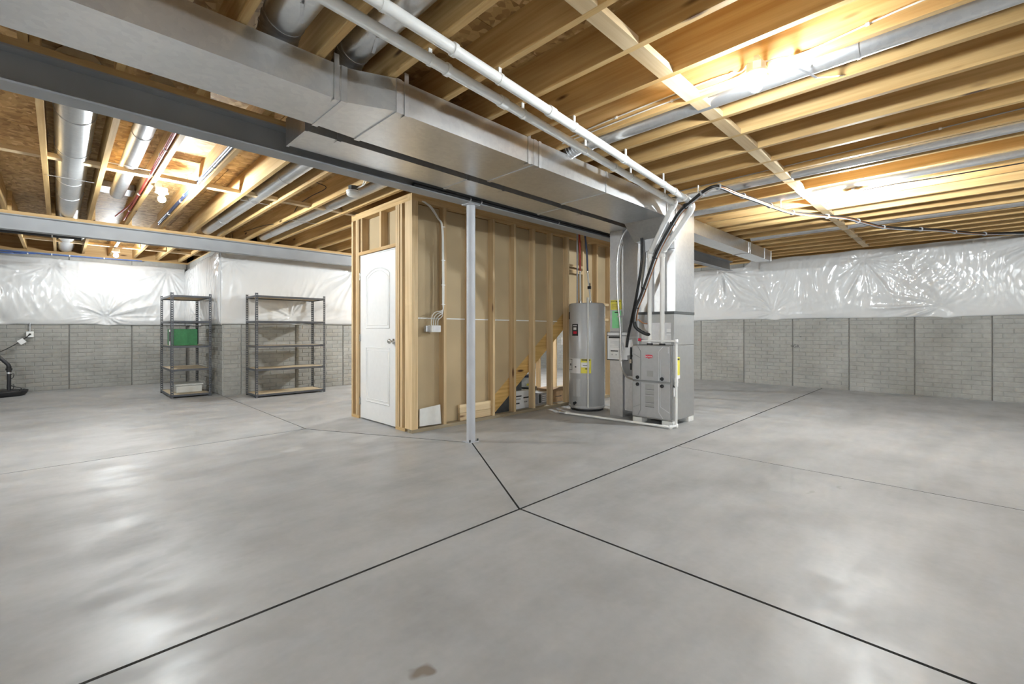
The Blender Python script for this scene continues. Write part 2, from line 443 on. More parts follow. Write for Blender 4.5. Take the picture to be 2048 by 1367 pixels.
# rim boards and sill plates at the outer walls
MB().box(10.52,-4.2,JB,10.558,9.1,JB+0.235).build('rim_joist', M['joist'], ceiling)
MB().box(-3.6,12.14,JB,2.0,12.18,JB+0.235).build('rim_joist', M['woodx'], ceiling)
MB().box(10.42,-4.2,JB-0.038,10.56,9.1,JB).build('sill_plate', M['woody'], ceiling)
MB().box(-3.6,12.02,JB-0.038,2.1,12.16,JB).build('sill_plate', M['woodx'], ceiling)
MB().box(1.99,8.96,JB-0.038,10.5,9.1,JB).build('sill_plate', M['woodx'], ceiling)
MB().box(1.99,9.11,JB-0.038,2.115,12.01,JB).build('sill_plate', M['woody'], ceiling)
MB().box(2.12,9.11,JB-0.038,2.158,12.18,JB+0.235).build('rim_joist', M['joist'], ceiling)

# ------------------------------------------------------------------ setting: poured walls with brick-patterned panels
WT = JB - 0.038
def wallbox(name, x0, y0, x1, y1, label):
    w = struct(name, (0,0,0), label, 'wall')
    MB().box(x0, y0, 0, x1, y1, WT).build('wall_core', M['cback'], w)
    return w
def brick_panel(width, h=WT, hb=1.48, seed=0):
    """panel in local x (0..width) and z, its face toward -y; brick faces stand 4 mm proud"""
    m = MB(); m.box(0, -0.016, 0, width, 0.0, h)
    r = random.Random(seed); ch, bl, jt = 0.0755, 0.229, 0.009
    k = 0; z = 0.012
    while z + ch < hb:
        x = -(bl/2 if k % 2 else 0)
        while x < width:
            a, b = max(0.004, x), min(width-0.004, x+bl-jt)
            if b-a > 0.02:
                p = -0.016 - 0.0055 - r.random()*0.002; z0, z1 = z, z+ch-jt
                c = 0.005
                m.add([(a,-0.016,z0),(b,-0.016,z0),(b,-0.016,z1),(a,-0.016,z1),(a+c,p,z0+c),(b-c,p,z0+c),(b-c,p,z1-c),(a+c,p,z1-c)],
                      [(4,5,6,7),(0,1,5,4),(1,2,6,5),(2,3,7,6),(3,0,4,7)])
            x += bl
        z += ch; k += 1
    me = m.mesh('concrete_panel'); me.materials.append(M['cwall']); return me
PW = 0.915
pm = [brick_panel(PW-0.012, seed=s) for s in range(3)]
wr = wallbox('wall_right', 10.416, -4.2, 10.6, 9.1, 'gray brick-patterned concrete wall along the right side')
wl = wallbox('wall_left', -3.6, 12.016, 2.2, 12.2, 'brick-patterned concrete wall at the far left')
wj = wallbox('wall_jog', 1.986, 8.946, 2.17, 12.1, 'short concrete return wall beside the small shelving unit')
wb = wallbox('wall_back', 1.99, 8.946, 10.6, 9.1, 'concrete wall behind the wide shelving unit')
y = 4.265 + PW*5
k = 0
while y > -4.2:
    inst('concrete_panel', pm[k % 3], (10.416, y, 0), wr, -math.pi/2)      # local x runs toward -Y, face toward -X
    y -= PW; k += 1
x = 1.056 - PW*5
while x < 2.0:
    w = min(PW, 1.965 - x)
    if w > 0.25: inst('concrete_panel', pm[k % 3] if w > PW-0.02 else brick_panel(w), (x, 12.016, 0), wl)
    x += PW; k += 1
for i in range(3):
    inst('concrete_panel', pm[i], (1.986, 8.935 + PW*(i+1), 0), wj, -math.pi/2)
inst('concrete_panel', brick_panel(0.27), (1.975, 8.946, 0), wb)
x = 2.25
while x < 10.3:
    inst('concrete_panel', pm[k % 3], (x, 8.946, 0), wb); x += PW; k += 1
wallbox('wall_near', -3.75, -4.2, -3.6, 12.2, 'plain concrete wall behind the camera on the left')
wallbox('wall_front', -3.75, -4.35, 10.6, -4.2, 'plain concrete wall behind the camera')
for o in list(COL.objects):
    if o.name.startswith('wall_core') and o.parent and o.parent.name in ('wall_near', 'wall_front'):
        o.data.materials.clear(); o.data.materials.append(M['cwall'])
MB().box(10.388, 2.29, 0.985, 10.394, 2.32, 0.995).build('form_tie_mark', M['ink'], wr)
text_part('<GK', M['ink'], wr, (10.392, 2.40, 0.80), (0,-1,0), (0,0,1), 0.085, 'chalked_mark')

# ------------------------------------------------------------------ vinyl-faced insulation blankets
def blanket(name, a, b, nrm, z0, z1, pins, seed, label, res=0.017, top=None, amp=1.0, quiet=0.0):
    """a,b: ends of the wall line; nrm: unit vector into the room; pins: (u, z) in metres along the line"""
    r = np.random.RandomState(seed)
    a = np.array(a, float); b = np.array(b, float); L = np.linalg.norm(b-a); d = (b-a)/L; n = np.array(nrm, float)
    nu = int(L/res)+1; nv = int((z1-z0)/res)+1
    U, Vv = np.meshgrid(np.linspace(0, L, nu), np.linspace(0, 1, nv))
    u1 = U[0]
    wob = sum(r.uniform(.2,1)*np.sin(u1*r.uniform(1.2,6)+r.uniform(0,6)) for _ in range(4))*0.006
    bot = z0 + wob
    for (pu, pz) in pins:
        if pz < (z0+z1)/2: bot = bot - 0.018*np.exp(-((u1-pu-0.06)/0.10)**2)
    tp = np.full(nu, z1) if top is None else np.array([top(u) for u in u1])
    tp = tp + sum(r.uniform(.2,1)*np.sin(u1*r.uniform(3,14)+r.uniform(0,6)) for _ in range(4))*0.005
    Zz = bot[None,:]*(1-Vv) + tp[None,:]*Vv
    H = 0.055 + 0.02*np.sin(np.pi*np.clip(Vv,0,1))
    for _ in range(5):
        kx, kz = r.uniform(-3,3), r.uniform(-3,3)
        H = H + 0.006*np.sin(U*kx+Zz*kz+r.uniform(0,6))
    # warp field bends the folds
    wu = 0.05*np.sin(U*2.1+r.uniform(0,6)+Zz*1.7)+0.03*np.sin(U*5.3+Zz*4.1+r.uniform(0,6))
    wz = 0.05*np.sin(U*2.7+r.uniform(0,6)-Zz*2.3)+0.03*np.sin(U*4.3-Zz*5.1+r.uniform(0,6))
    patch = np.zeros_like(U)
    for _ in range(7): patch += np.sin(U*r.uniform(.6,3.2)+Zz*r.uniform(-3,3)+r.uniform(0,6))
    patch = np.clip(0.62+0.30*patch, 0.05, 1.25)
    for (pu, pz) in pins:
        du, dz = U-pu+wu, Zz-pz+wz
        rr0 = np.hypot(U-pu, Zz-pz); rr = np.hypot(du, dz)+1e-6; th = np.arctan2(dz, du)
        H -= 0.045*np.exp(-(rr0/0.13)**2)
        env = np.clip(rr0/0.16, 0, 1)*np.exp(-(rr0/0.80)**1.6)
        S = np.zeros_like(U)
        for kf, am in ((7,.8),(11,1.0),(17,.85),(26,.55),(37,.35)):
            ph = r.uniform(0, 6.28); ph2 = r.uniform(0, 6)
            s = 1-np.abs(np.sin(kf*th/2 + ph + 0.5*np.sin(2.5*rr+ph2)))
            S += am*(s**1.7 - 0.38)
        H += 0.030*amp*env*S*patch
    # smaller random crumples between the pins
    cr = np.zeros_like(U)
    for _ in range(11):
        an = r.uniform(-0.6, 0.6); kk = r.uniform(20, 60)
        ph = r.uniform(0,6); q = (U+1.6*wu)*np.cos(an)+(Zz+1.6*wz)*np.sin(an)
        mask = np.clip(np.sin(U*r.uniform(1,3)+Zz*r.uniform(-4,4)+r.uniform(0,6))-0.3, 0, 1)
        cr += mask*(1-np.abs(np.sin(kk*q/2+ph)))**1.6
    H += 0.0085*amp*(1-quiet)*cr*np.clip(Vv*4, 0, 1)
    edge = np.minimum(np.minimum(Vv, 1-Vv)*14, 1)
    H = H*(0.35+0.65*np.sqrt(np.clip(edge,0,1)))
    H = np.maximum(H, 0.006)
    X = a[0]+d[0]*U+n[0]*H; Y = a[1]+d[1]*U+n[1]*H
    vs = np.stack([X, Y, Zz], -1).reshape(-1, 3)
    idx = np.arange(nu*nv).reshape(nv, nu)
    F = np.stack([idx[:-1,:-1], idx[:-1,1:], idx[1:,1:], idx[1:,:-1]], -1).reshape(-1, 4)
    # thin lip folded back to the wall along the border
    border = np.concatenate([idx[0,:], idx[1:,-1], idx[-1,-2::-1], idx[-2:0:-1,0]])
    back = vs[border].copy()
    hb = (back[:,0]-a[0])*n[0]+(back[:,1]-a[1])*n[1]
    back[:,0] -= n[0]*(hb-0.004); back[:,1] -= n[1]*(hb-0.004)
    o0 = len(vs); nb = len(border)
    k = np.arange(nb); k2 = (k+1) % nb
    F2 = np.stack([border, o0+k, o0+k2, border[k2]], -1)
    vs = np.concatenate([vs, back]); F = np.concatenate([F, F2])
    org = np.array([a[0], a[1], z0])
    me = bpy.data.meshes.new('vinyl_facing')
    me.from_pydata((vs-org).tolist(), [], F.tolist())
    me.polygons.foreach_set('use_smooth', [True]*(len(F)-nb)+[False]*nb)
    fixnormals(me); me.materials.append(M['vinyl'])
    root = thing(name, tuple(org), label, 'insulation')
    ob = bpy.data.objects.new('vinyl_facing', me); COL.objects.link(ob); ob.parent = root
    pm_ = MB().cyl((0,0,0), (n[0]*0.004, n[1]*0.004, 0), 0.013, 10).mesh('fastener'); pm_.materials.append(M['galv_dull'])
    for (pu, pz) in pins:
        if 0 < pu < L and z0 < pz < z1:
            iu = int(pu/L*(nu-1)); iv = int(np.clip((pz-z0)/(z1-z0), 0, 1)*(nv-1))
            h = H[iv, iu]
            inst('fastener', pm_, (a[0]+d[0]*pu+n[0]*h, a[1]+d[1]*pu+n[1]*h, pz), root)
    return root
blanket('insulation_blanket', (-3.5, 11.995), (1.93, 11.995), (0,-1), 1.225, 2.445,
        [(3.5+k, z) for k, z in ((-2.75,2.33),(-1.95,1.33),(-1.05,2.34),(-0.12,2.335),(-0.75,1.30),(0.62,1.325),(1.65,2.30))], 3,
        'white vinyl insulation blanket on the far left wall above the sump')
blanket('insulation_blanket', (1.965, 8.92), (1.965, 11.97), (-1,0), 1.215, 2.44,
        [(0.12,2.30),(1.6,1.32),(2.7,2.3)], 8, 'white vinyl insulation blanket wrapping the return wall behind the small shelving unit',
        amp=0.6, top=lambda u: 2.50-0.03*u)
blanket('insulation_blanket', (1.93, 8.925), (8.0, 8.925), (0,-1), 1.225, 2.52,
        [(0.20,2.36),(2.28,2.36),(1.2,1.30),(3.4,1.3),(4.4,2.36),(5.4,1.3)], 12,
        'white vinyl insulation blanket behind the wide shelving unit', amp=0.55, quiet=0.6)
blanket('insulation_blanket', (10.395, 4.9), (10.395, -4.1), (-1,0), 1.345, 2.575,
        [(1.015,2.40),(2.1,1.43),(3.59,2.47),(4.64,1.45),(5.9,2.50),(7.2,1.44),(8.3,2.5)], 21,
        'white vinyl insulation blanket on the right wall', amp=1.15, top=lambda u: 2.47 if u < 1.55 else min(2.585, 2.47+(u-1.55)*0.8))

# ------------------------------------------------------------------ setting: framed stair wall and door
XW, YW = 2.68, 4.20
part = struct('wall_partition', (XW, YW, 0), 'unfinished stud wall around the stairs with tan drywall backs', 'wall')
def stud_m(w, dpt, z0, z1, nm='stud'):
    me = MB().box(0,0,z0,w,dpt,z1).mesh(nm); me.materials.append(M['stud']); return me
ZP = 2.512
s_long = stud_m(0.038, 0.089, 0.038, ZP)
MB().box(XW, YW, 0.038, XW+0.038, YW+0.14, ZP).build('corner_stud', M['stud'], part)
inst('stud', s_long, (XW+0.0385, YW, 0), part)
for k in range(10): inst('stud', s_long, (3.101 + SP*k, YW, 0), part)
MB().box(XW, YW, 0, 6.95, YW+0.089, 0.038).build('bottom_plate', M['grayplate'], part)
MB().box(XW, YW, ZP, 6.95, YW+0.089, ZP+0.038).build('top_plate', M['woodx'], part)
MB().box(XW, YW, ZP+0.0385, 6.95, YW+0.089, JB-0.001).build('top_plate', M['woodx'], part)
YE = 5.62
s_cross = stud_m(0.089, 0.038, 0.038, ZP)
for yy in (4.40, 4.458, 4.500, 5.422, 5.464, 5.582): inst('stud', s_cross, (XW, yy, 0), part)
MB().box(XW, YW+0.0895, ZP, XW+0.089, YE, ZP+0.038).build('top_plate', M['woody'], part)
MB().box(XW, YW+0.0895, ZP+0.0385, XW+0.089, YE, JB-0.001).build('top_plate', M['woody'], part)
MB().box(XW, YW+0.1405, 0, XW+0.089, 4.538, 0.037).build('bottom_plate', M['woody'], part)
MB().box(XW, 5.422, 0, XW+0.089, YE, 0.037).build('bottom_plate', M['woody'], part)
MB().box(XW, 4.5385, 2.055, XW+0.089, 5.4215, 2.093).build('header_plate', M['woody'], part)
crip = stud_m(0.089, 0.038, 2.0935, ZP, 'cripple_stud')
for yy in (4.86, 5.33): inst('cripple_stud', crip, (XW, yy, 0), part)
# drywall backs: the lower one follows the stair stringer
XB = YW + 0.0895
def strz(x): return 0.295 + 0.77*(x-3.99)
MB().prism([(2.80,0.04),(3.52,0.04),(3.955,0.27),(5.21,1.238),(2.80,1.238)], XB, XB+0.0127, 'y').build('drywall_panel', M['drywall'], part)
MB().prism([(2.80,1.254),(5.23,1.254),(5.58,1.52),(6.86,1.52),(6.86,2.505),(2.80,2.505)], XB, XB+0.0127, 'y').build('drywall_panel', M['drywall'], part)
MB().box(2.78,XB-0.001,1.239,5.24,XB+0.011,1.253).build('drywall_edge', M['drywhite'], part)
MB().box(XW+0.0895,4.2895,2.06,XW+0.102,YE,2.51).build('drywall_panel', M['drywall'], part)
for (y0, y1) in ((4.315,4.538),(5.422,YE)):
    MB().box(XW+0.0895,y0,0.04,XW+0.102,y1,2.055).build('drywall_panel', M['drywall'], part)
MB().box(5.42, YW+0.001, 2.07, 5.775, YW+0.04, 2.11).build('blocking', M['block'], part)
MB().box(5.42, YW+0.001, 1.98, 5.775, YW+0.04, 2.03).build('blocking', M['block'], part)
for z in (1.52, 1.27): MB().box(6.20, YW+0.02, z, 6.9, YW+0.06, z+0.04).build('blocking', M['block'], part)
MB().box(3.36, YW+0.03, 0.04, 3.86, YW+0.068, 0.125).build('blocking', M['block'], part)
MB().box(3.36, YW+0.035, 0.128, 3.86, YW+0.073, 0.225).build('blocking', M['block'], part)
# rear framing of the stairwell
for xx in (4.3, 4.95, 5.6, 6.23, 6.70, 7.2): inst('stud', s_long, (xx, 5.52, 0), part)
MB().box(2.8, 5.52, 0, 7.4, 5.609, 0.038).build('bottom_plate', M['grayplate'], part)
MB().box(2.8, 5.52, ZP, 7.4, 5.609, JB-0.001).build('top_plate', M['woodx'], part)
MB().prism([(2.82,0.04),(3.9,0.04),(6.8,2.27),(6.8,2.5),(2.82,2.5)], 5.505, 5.518, 'y').build('drywall_panel', M['drywall'], part)
# stair stringers and treads inside
stair = thing('staircase', (3.7, 4.31, 0), 'wooden stair stringer rising behind the studs', 'stairs')
def stringer(y0):
    xb, xt = 3.63, 6.75
    MB().prism([(xb,0.0),(xb+0.30,0.0),(xt,strz(xt)-0.275),(xt,strz(xt)),(xb,strz(xb))], y0, y0+0.038, 'y').build('stringer', M['stringer'], stair)
stringer(4.305); stringer(5.42)
for i in range(12):
    x = 3.75 + i*0.25; z = strz(x)+0.0
    if x < 6.6: MB().box(x, 4.345, z-0.03, x+0.27, 5.418, z).build('tread', M['woody'], stair)

door = struct('door_1', (2.70, 4.98, 0), 'white two-panel interior door with arched upper panel', 'door')
DY0, DY1, DX = 4.549, 5.411, 2.70
leaf = MB().box(DX, DY0, 0.014, DX+0.035, DY1, 2.036).build('door_leaf', M['white'], door, bevel=0.002)
def ring(pts, r, nm):
    MB().tube([(DX+0.001, yy, zz) for yy, zz in pts] + [(DX+0.001, *pts[0]), (DX+0.001, *pts[1])], r, 8, caps=False).build(nm, M['white'], leaf)
def arch(y0, y1, z0, z1, rise):
    pts = [(y0, z0), (y1, z0), (y1, z1-rise)]
    for k in range(1, 12):
        t = k/12; yy = y1 + (y0-y1)*t; pts.append((yy, z1-rise + rise*math.sin(math.pi*t)**0.8))
    pts.append((y0, z1-rise)); return pts
for ins, rr in ((0, 0.009), (0.034, 0.006)):
    ring(arch(4.70+ins, 5.26-ins, 1.14+ins, 1.86-ins, 0.085), rr, 'panel_molding')
    q = (4.70+ins, 5.26-ins, 0.24+ins, 0.90-ins)
    ring([(q[0],q[2]),(q[1],q[2]),(q[1],q[3]),(q[0],q[3])], rr, 'panel_molding')
MB().box(DX+0.002, DY0-0.008, 0.0, DX+0.06, DY0-0.002, 2.045).build('jamb', M['white'], door)
MB().box(DX+0.002, DY1+0.002, 0.0, DX+0.06, DY1+0.008, 2.045).build('jamb', M['white'], door)
MB().box(DX+0.002, DY0-0.008, 2.039, DX+0.06, DY1+0.008, 2.052).build('jamb', M['white'], door)
for z in (0.22, 1.02, 1.79):
    MB().box(DX-0.006, DY1-0.012, z-0.045, DX+0.004, DY1+0.012, z+0.045).cyl((DX-0.008,DY1+0.003,z-0.047),(DX-0.008,DY1+0.003,z+0.047),0.006,8).build('hinge', M['chrome'], door)
kn = MB().lathe([(0.0,-0.001),(0.031,-0.001),(0.031,-0.006),(0.012,-0.012),(0.011,-0.034),(0.026,-0.042),(0.029,-0.055),(0.022,-0.066),(0.0,-0.068)], (DX, DY0+0.062, 0.985), 20, 'x').build('door_knob', M['chrome'], door)
MB().box(DX+0.008, DY0-0.0015, 0.945, DX+0.028, DY0, 1.02).build('latch_plate', M['chrome'], door)

# ------------------------------------------------------------------ steel beams and column
def ibeam(yc, x0, x1, label):
    r = thing('steel_beam', (x0, yc, 2.36), label, 'beam')
    m = MB()
    m.prism([(yc-0.07,2.36),(yc+0.07,2.36),(yc+0.07,2.371),(yc+0.006,2.376),(yc+0.006,2.534),(yc+0.07,2.539),(yc+0.07,2.55),(yc-0.07,2.55),(yc-0.07,2.539),(yc-0.006,2.534),(yc-0.006,2.376),(yc-0.07,2.371)], x0, x1, 'x')
    m.build('i_section', M['beam'], r)
    x = x0; k = 0
    while x < x1-0.1:
        e = min(x+3.05, x1); MB().box(x+0.002, yc-0.068, 2.5505, e-0.002, yc+0.068, JB-0.0005).build('nailer_board', M['woodx'], r); x = e
    return r
ibeam(3.485, -3.6, 9.92, 'gray steel beam running over the round column')
ibeam(8.38, -3.6, 10.4, 'gray steel beam at the far left in front of the white blankets')
col = thing('steel_column', (2.905, 3.485, 0), 'light gray round steel column in front of the stud wall', 'column')
MB().cyl((2.905,3.485,0.008),(2.905,3.485,2.352),0.0435,28).build('shaft', M['column'], col)
MB().box(2.845,3.43,0,2.965,3.54,0.008).build('base_plate', M['column'], col)
MB().box(2.835,3.425,2.352,2.975,3.545,2.36).build('cap_plate', M['column'], col)
for dx, dy in ((-0.05,-0.045),(0.05,-0.045)):
    MB().cyl((2.905+dx,3.485+dy,0.008),(2.905+dx,3.485+dy,0.03),0.009,8).build('anchor_bolt', M['darkgray'], col)
gp = thing('gas_pipe', (2.2, 3.415, 2.388), 'black pipe clipped along the lower flange of the beam', 'pipe')
MB().cyl((2.2,3.428,2.39),(6.9,3.428,2.39),0.0165,12).build('pipe_run', M['blackpipe'], gp)
for xx in (2.84, 2.98, 4.2, 5.3): MB().cyl((xx,3.428,2.39),(xx+0.012,3.428,2.39),0.02,12).build('pipe_clip', M['galv_bright'], gp)

# ------------------------------------------------------------------ ducts
def duct_box(m, x0, y0, z0, x1, y1, z1): return m.box(x0, y0, z0, x1, y1, z1)
def cleat(parent, x, y0, y1, z0, z1, w=0.022, t=0.006, nm='cleat', mat='galv_bright'):
    m = MB(); m.box(x-w/2, y0-t, z0-t, x+w/2, y0, z1); m.box(x-w/2, y0-t, z0-t, x+w/2, y1+t, z0); m.box(x-w/2, y1, z0-t, x+w/2, y1+t, z1)
    m.build(nm, M[mat], parent)
def strap(parent, x, y, z0, z1, w=0.028):
    MB().box(x-w/2, y-0.004, z0-0.006, x+w/2, y-0.001, z1).box(x-w/2, y-0.004, z0-0.008, x+w/2, y+0.05, z0-0.006).build('hanger_strap', M['galv_bright'], parent)
sup = thing('supply_trunk_duct', (-3.5, 2.47, 2.39), 'large galvanized supply trunk duct running beside the white pipes', 'duct')
ZT = JB - 0.004
MB().box(-3.55,2.47,2.39,1.115,2.878,ZT).build('duct_section', M['galv'], sup)
m = MB().prism([(1.15,2.47),(1.15,2.878),(1.40,2.895),(1.40,2.365)], 2.392, ZT); m.build('duct_transition', M['galv'], sup)
MB().box(1.115,2.462,2.385,1.15,2.885,ZT).build('slip_cleat', M['galv_bright'], sup)
MB().box(1.40,2.357,2.385,1.437,2.902,ZT).build('slip_cleat', M['galv_bright'], sup)
MB().box(1.437,2.365,2.39,2.60,2.895,ZT).build('duct_section', M['galv'], sup)
MB().box(2.60,2.357,2.384,2.632,2.902,ZT).build('slip_cleat', M['galv_bright'], sup)
MB().box(2.632,2.365,2.39,3.60,2.895,ZT).build('duct_section', M['galv'], sup)
MB().box(3.60,2.357,2.384,3.628,2.902,ZT).build('slip_cleat', M['galv'], sup)
MB().box(3.628,2.365,2.39,4.80,2.895,ZT).build('duct_section', M['galv'], sup)
for xx in (1.09, 1.47, 2.55, 2.675, 4.83): strap(sup, xx, 2.469 if xx < 1.12 else 2.364, 2.39, JB+0.05 if xx not in (2.675,) else JB)
for xx, nm in ((3.3, 0), (4.0, 0), (4.35, 0)): MB().cyl((xx,2.362,2.41),(xx,2.366,2.41),0.005,8).build('sheet_screw', M['galv_bright'], sup)
ret = thing('return_trunk_duct', (1.125, 3.02, 2.40), 'flat galvanized return trunk duct tucked beside the steel beam', 'duct')
MB().box(1.14,3.02,2.40,2.47,3.352,ZT).build('duct_section', M['galv'], ret)
MB().box(1.122,3.012,2.393,1.14,3.36,ZT).build('end_cap', M['galv_bright'], ret)
for x0, x1 in ((2.50,3.75),(3.78,5.62)): MB().box(x0,3.02,2.40,x1,3.352,ZT).build('duct_section', M['galv'], ret)
for xx in (2.47, 3.75): MB().box(xx,3.013,2.394,xx+0.03,3.359,ZT).build('slip_cleat', M['galv'], ret)
for xx in (1.35, 2.9, 4.1): strap(ret, xx, 3.019, 2.40, JB)
drop = thing('return_drop_duct', (5.12, 3.11, 0), 'tall galvanized return drop duct between water heater and furnace', 'duct')
MB().box(5.12,3.11,0.0,5.60,3.30,1.02).build('duct_section', M['galv_dull'], drop, bevel=0.003)
MB().box(5.12,3.11,1.024,5.60,3.30,2.40).build('duct_section', M['galv_dull'], drop, bevel=0.003)
MB().box(5.116,3.106,1.017,5.604,3.304,1.027).build('seam_band', M['galv'], drop)
MB().box(5.105,3.092,1.3,5.12,3.112,2.25).build('corner_flange', M['galv_bright'], drop)
MB().box(5.16,2.872,0.10,5.55,3.108,0.50).build('filter_cabinet', M['galv_dull'], drop)
MB().box(5.145,2.90,0.085,5.162,2.965,0.53).build('filter_door', M['whiteplastic'], drop)
MB().box(5.148,2.98,0.085,5.160,3.095,0.53).build('filter_frame', M['galv_dull'], drop)
plen = thing('supply_plenum', (5.03, 2.365, 1.33), 'galvanized supply plenum standing above the furnace', 'duct')
MB().box(5.03,2.365,1.332,5.545,2.80,2.30).build('plenum_box', M['galv'], plen)
MB().prism([(4.803,2.39),(5.03,2.20),(5.545,2.20),(5.545,ZT),(4.803,ZT)], 2.366, 2.894, 'y').build('trunk_transition', M['galv'], plen)
for xx in (4.806, 4.84, 5.03): MB().box(xx,2.357,2.38 if xx < 5 else 2.16,xx+0.012,2.366,ZT).build('standing_seam', M['galv_bright'], plen)
MB().prism([(5.02,2.22),(5.02,2.06),(5.09,2.02),(5.12,2.2)], 2.37, 2.79, 'y').build('bent_flap', M['galv_dull'], plen)
rt = thing('right_trunk_duct', (5.56, 2.54, 2.40), 'galvanized trunk duct leaving the plenum toward the right wall', 'duct')
MB().box(5.556,2.54,2.40,8.10,2.79,ZT).build('duct_section', M['galv'], rt)
MB().box(8.10,2.532,2.394,8.13,2.798,ZT).build('slip_cleat', M['galv_bright'], rt)
MB().box(8.13,2.54,2.40,9.32,2.79,ZT).build('duct_section', M['galv'], rt)
MB().box(9.32,2.534,2.394,9.336,2.796,ZT).build('end_cap', M['galv'], rt)
strap(rt, 8.2, 2.539, 2.40, JB); strap(rt, 8.95, 2.539, 2.40, JB)

def round_duct(name, pts, r, label, rings=(), group='round ducts between the joists', straps=(), mat='galv'):
    t = thing(name, tuple(pts[0]), label, 'duct', group)
    MB().tube(pts, r, 22).build('pipe', M[mat], t)
    a, b = Vector(pts[0]), Vector(pts[-1]); d = b-a
    for f in rings:
        c = a + d*f; e = d.normalized()*0.008
        MB().cyl(c-e, c+e, r+0.004, 22).build('joint_ring', M['galv_bright'], t)
    for f in straps:
        c = a + d*f
        MB().box(c.x-0.165, c.y-0.008, c.z-r-0.004, c.x+0.165, c.y+0.008, c.z-r-0.002).build('support_strap', M['galv_bright'], t)
    return t
round_duct('round_duct', [(0.085,3.8,2.705),(0.085,12.0,2.705)], 0.115, 'big round duct in the joist bay left of the hanging red lines', (0.09,0.2,0.33,0.42,0.83), straps=(0.29,))
round_duct('round_duct', [(0.475,3.7,2.70),(0.475,6.95,2.70)], 0.068, 'slim round duct ending at a floor boot beside the red lines', (0.3,0.62), straps=(0.55,))
b_ = thing('register_boot', (0.475, 7.1, 2.72), 'sheet metal register boot at the end of the slim round duct', 'duct')
MB().box(0.33,6.95,2.76,0.63,7.25,zo-0.002).build('boot_box', M['galv_dull'], b_)
MB().box(0.32,6.94,2.755,0.64,7.26,2.76).build('flange', M['galv'], b_)
round_duct('round_duct', [(1.62,3.7,2.67),(1.62,8.3,2.67)], 0.075, 'round duct above the wide shelving unit nearer the lit bulb', (0.25,0.48,0.78), straps=(0.46,))
round_duct('round_duct', [(2.385,3.7,2.665),(2.385,8.2,2.665)], 0.068, 'round duct beside the white smoke alarm', (0.4,0.62,0.88), straps=(0.6,))
def elbow_takeoff(xc, r, ylen, label):
    t = thing('round_takeoff_duct', (xc, 2.42, 2.5), label, 'duct', 'round ducts leaving the supply trunk')
    zc = JB + 0.125; R = 0.132; ye = 2.47 + 0.01
    MB().tube([(xc,ye,zc),(xc,ylen,zc)], r, 24).build('pipe', M['galv'], t)
    # adjustable elbow of five gores turning down into the trunk
    for k in range(5):
        a0, a1 = math.radians(18*k), math.radians(18*(k+1))
        p0 = Vector((xc, ye + R*math.sin(a0), zc - R*(1-math.cos(a0)))); p1 = Vector((xc, ye + R*math.sin(a1), zc - R*(1-math.cos(a1))))
        e = (p1-p0)*0.14
        MB().tube([p0-e, p0+e*0.5, p1-e*0.5, p1+e], [r+0.005, r+0.001, r+0.001, r+0.004], 24).build('elbow_gore', M['galv_dull'], t)
    MB().cyl((xc,ye+R,ZT+0.0005),(xc,ye+R,ZT+0.006),r+0.02,24).build('collar', M['galv_bright'], t)
    MB().bar((xc+0.02,2.30,zc-r-0.006),(xc-0.03,2.16,zc-r-0.006),0.016,0.004).build('damper_handle', M['galv_bright'], t)
elbow_takeoff(JX(-5)-0.038-0.165, 0.098, -3.6, 'round takeoff duct with ribbed elbow at the top left of the white pipes')
elbow_takeoff(JX(-4)-0.038-0.165, 0.082, -3.6, 'round takeoff duct with ribbed elbow above the strapped trunk joint')
round_duct('round_duct', [(3.075,2.30,2.648),(3.075,-4.0,2.648)], 0.062, 'gray round duct passing the nearest lit bulb', (0.02,0.30), group='round ducts over the open floor')
e_ = thing('duct_elbow', (3.075, 2.34, 2.6), 'ribbed metal elbow joining the gray round duct to the trunk', 'duct')
for k in range(4):
    MB().cyl((3.075,2.30+0.025*k,2.648-0.006*k),(3.075,2.325+0.025*k,2.642-0.006*k),0.068,20,r1=0.063).build('elbow_gore', M['galv_bright'], e_)
for n, lab in ((6,'gray round duct in the second bay past the loop of the line set'),(8,'gray round duct beside the farther lit bulb on the right'),(14,'gray round duct nearest the right wall')):
    round_duct('round_duct', [(JX(n)-0.13,2.5,2.652),(JX(n)-0.13,-4.0,2.652)], 0.064, lab, (0.2,0.5), group='round ducts over the open floor')
s_ = thing('loose_strap', (3.0, 0.6, 2.57), 'bent metal strap dangling beside the gray duct near the bulb', 'strap')
MB().bar((2.943,0.663,2.578),(3.10,0.607,2.566),0.014,0.002).bar((3.10,0.607,2.566),(3.26,0.50,2.60),0.014,0.002).build('strap_band', M['galv_dull'], s_)

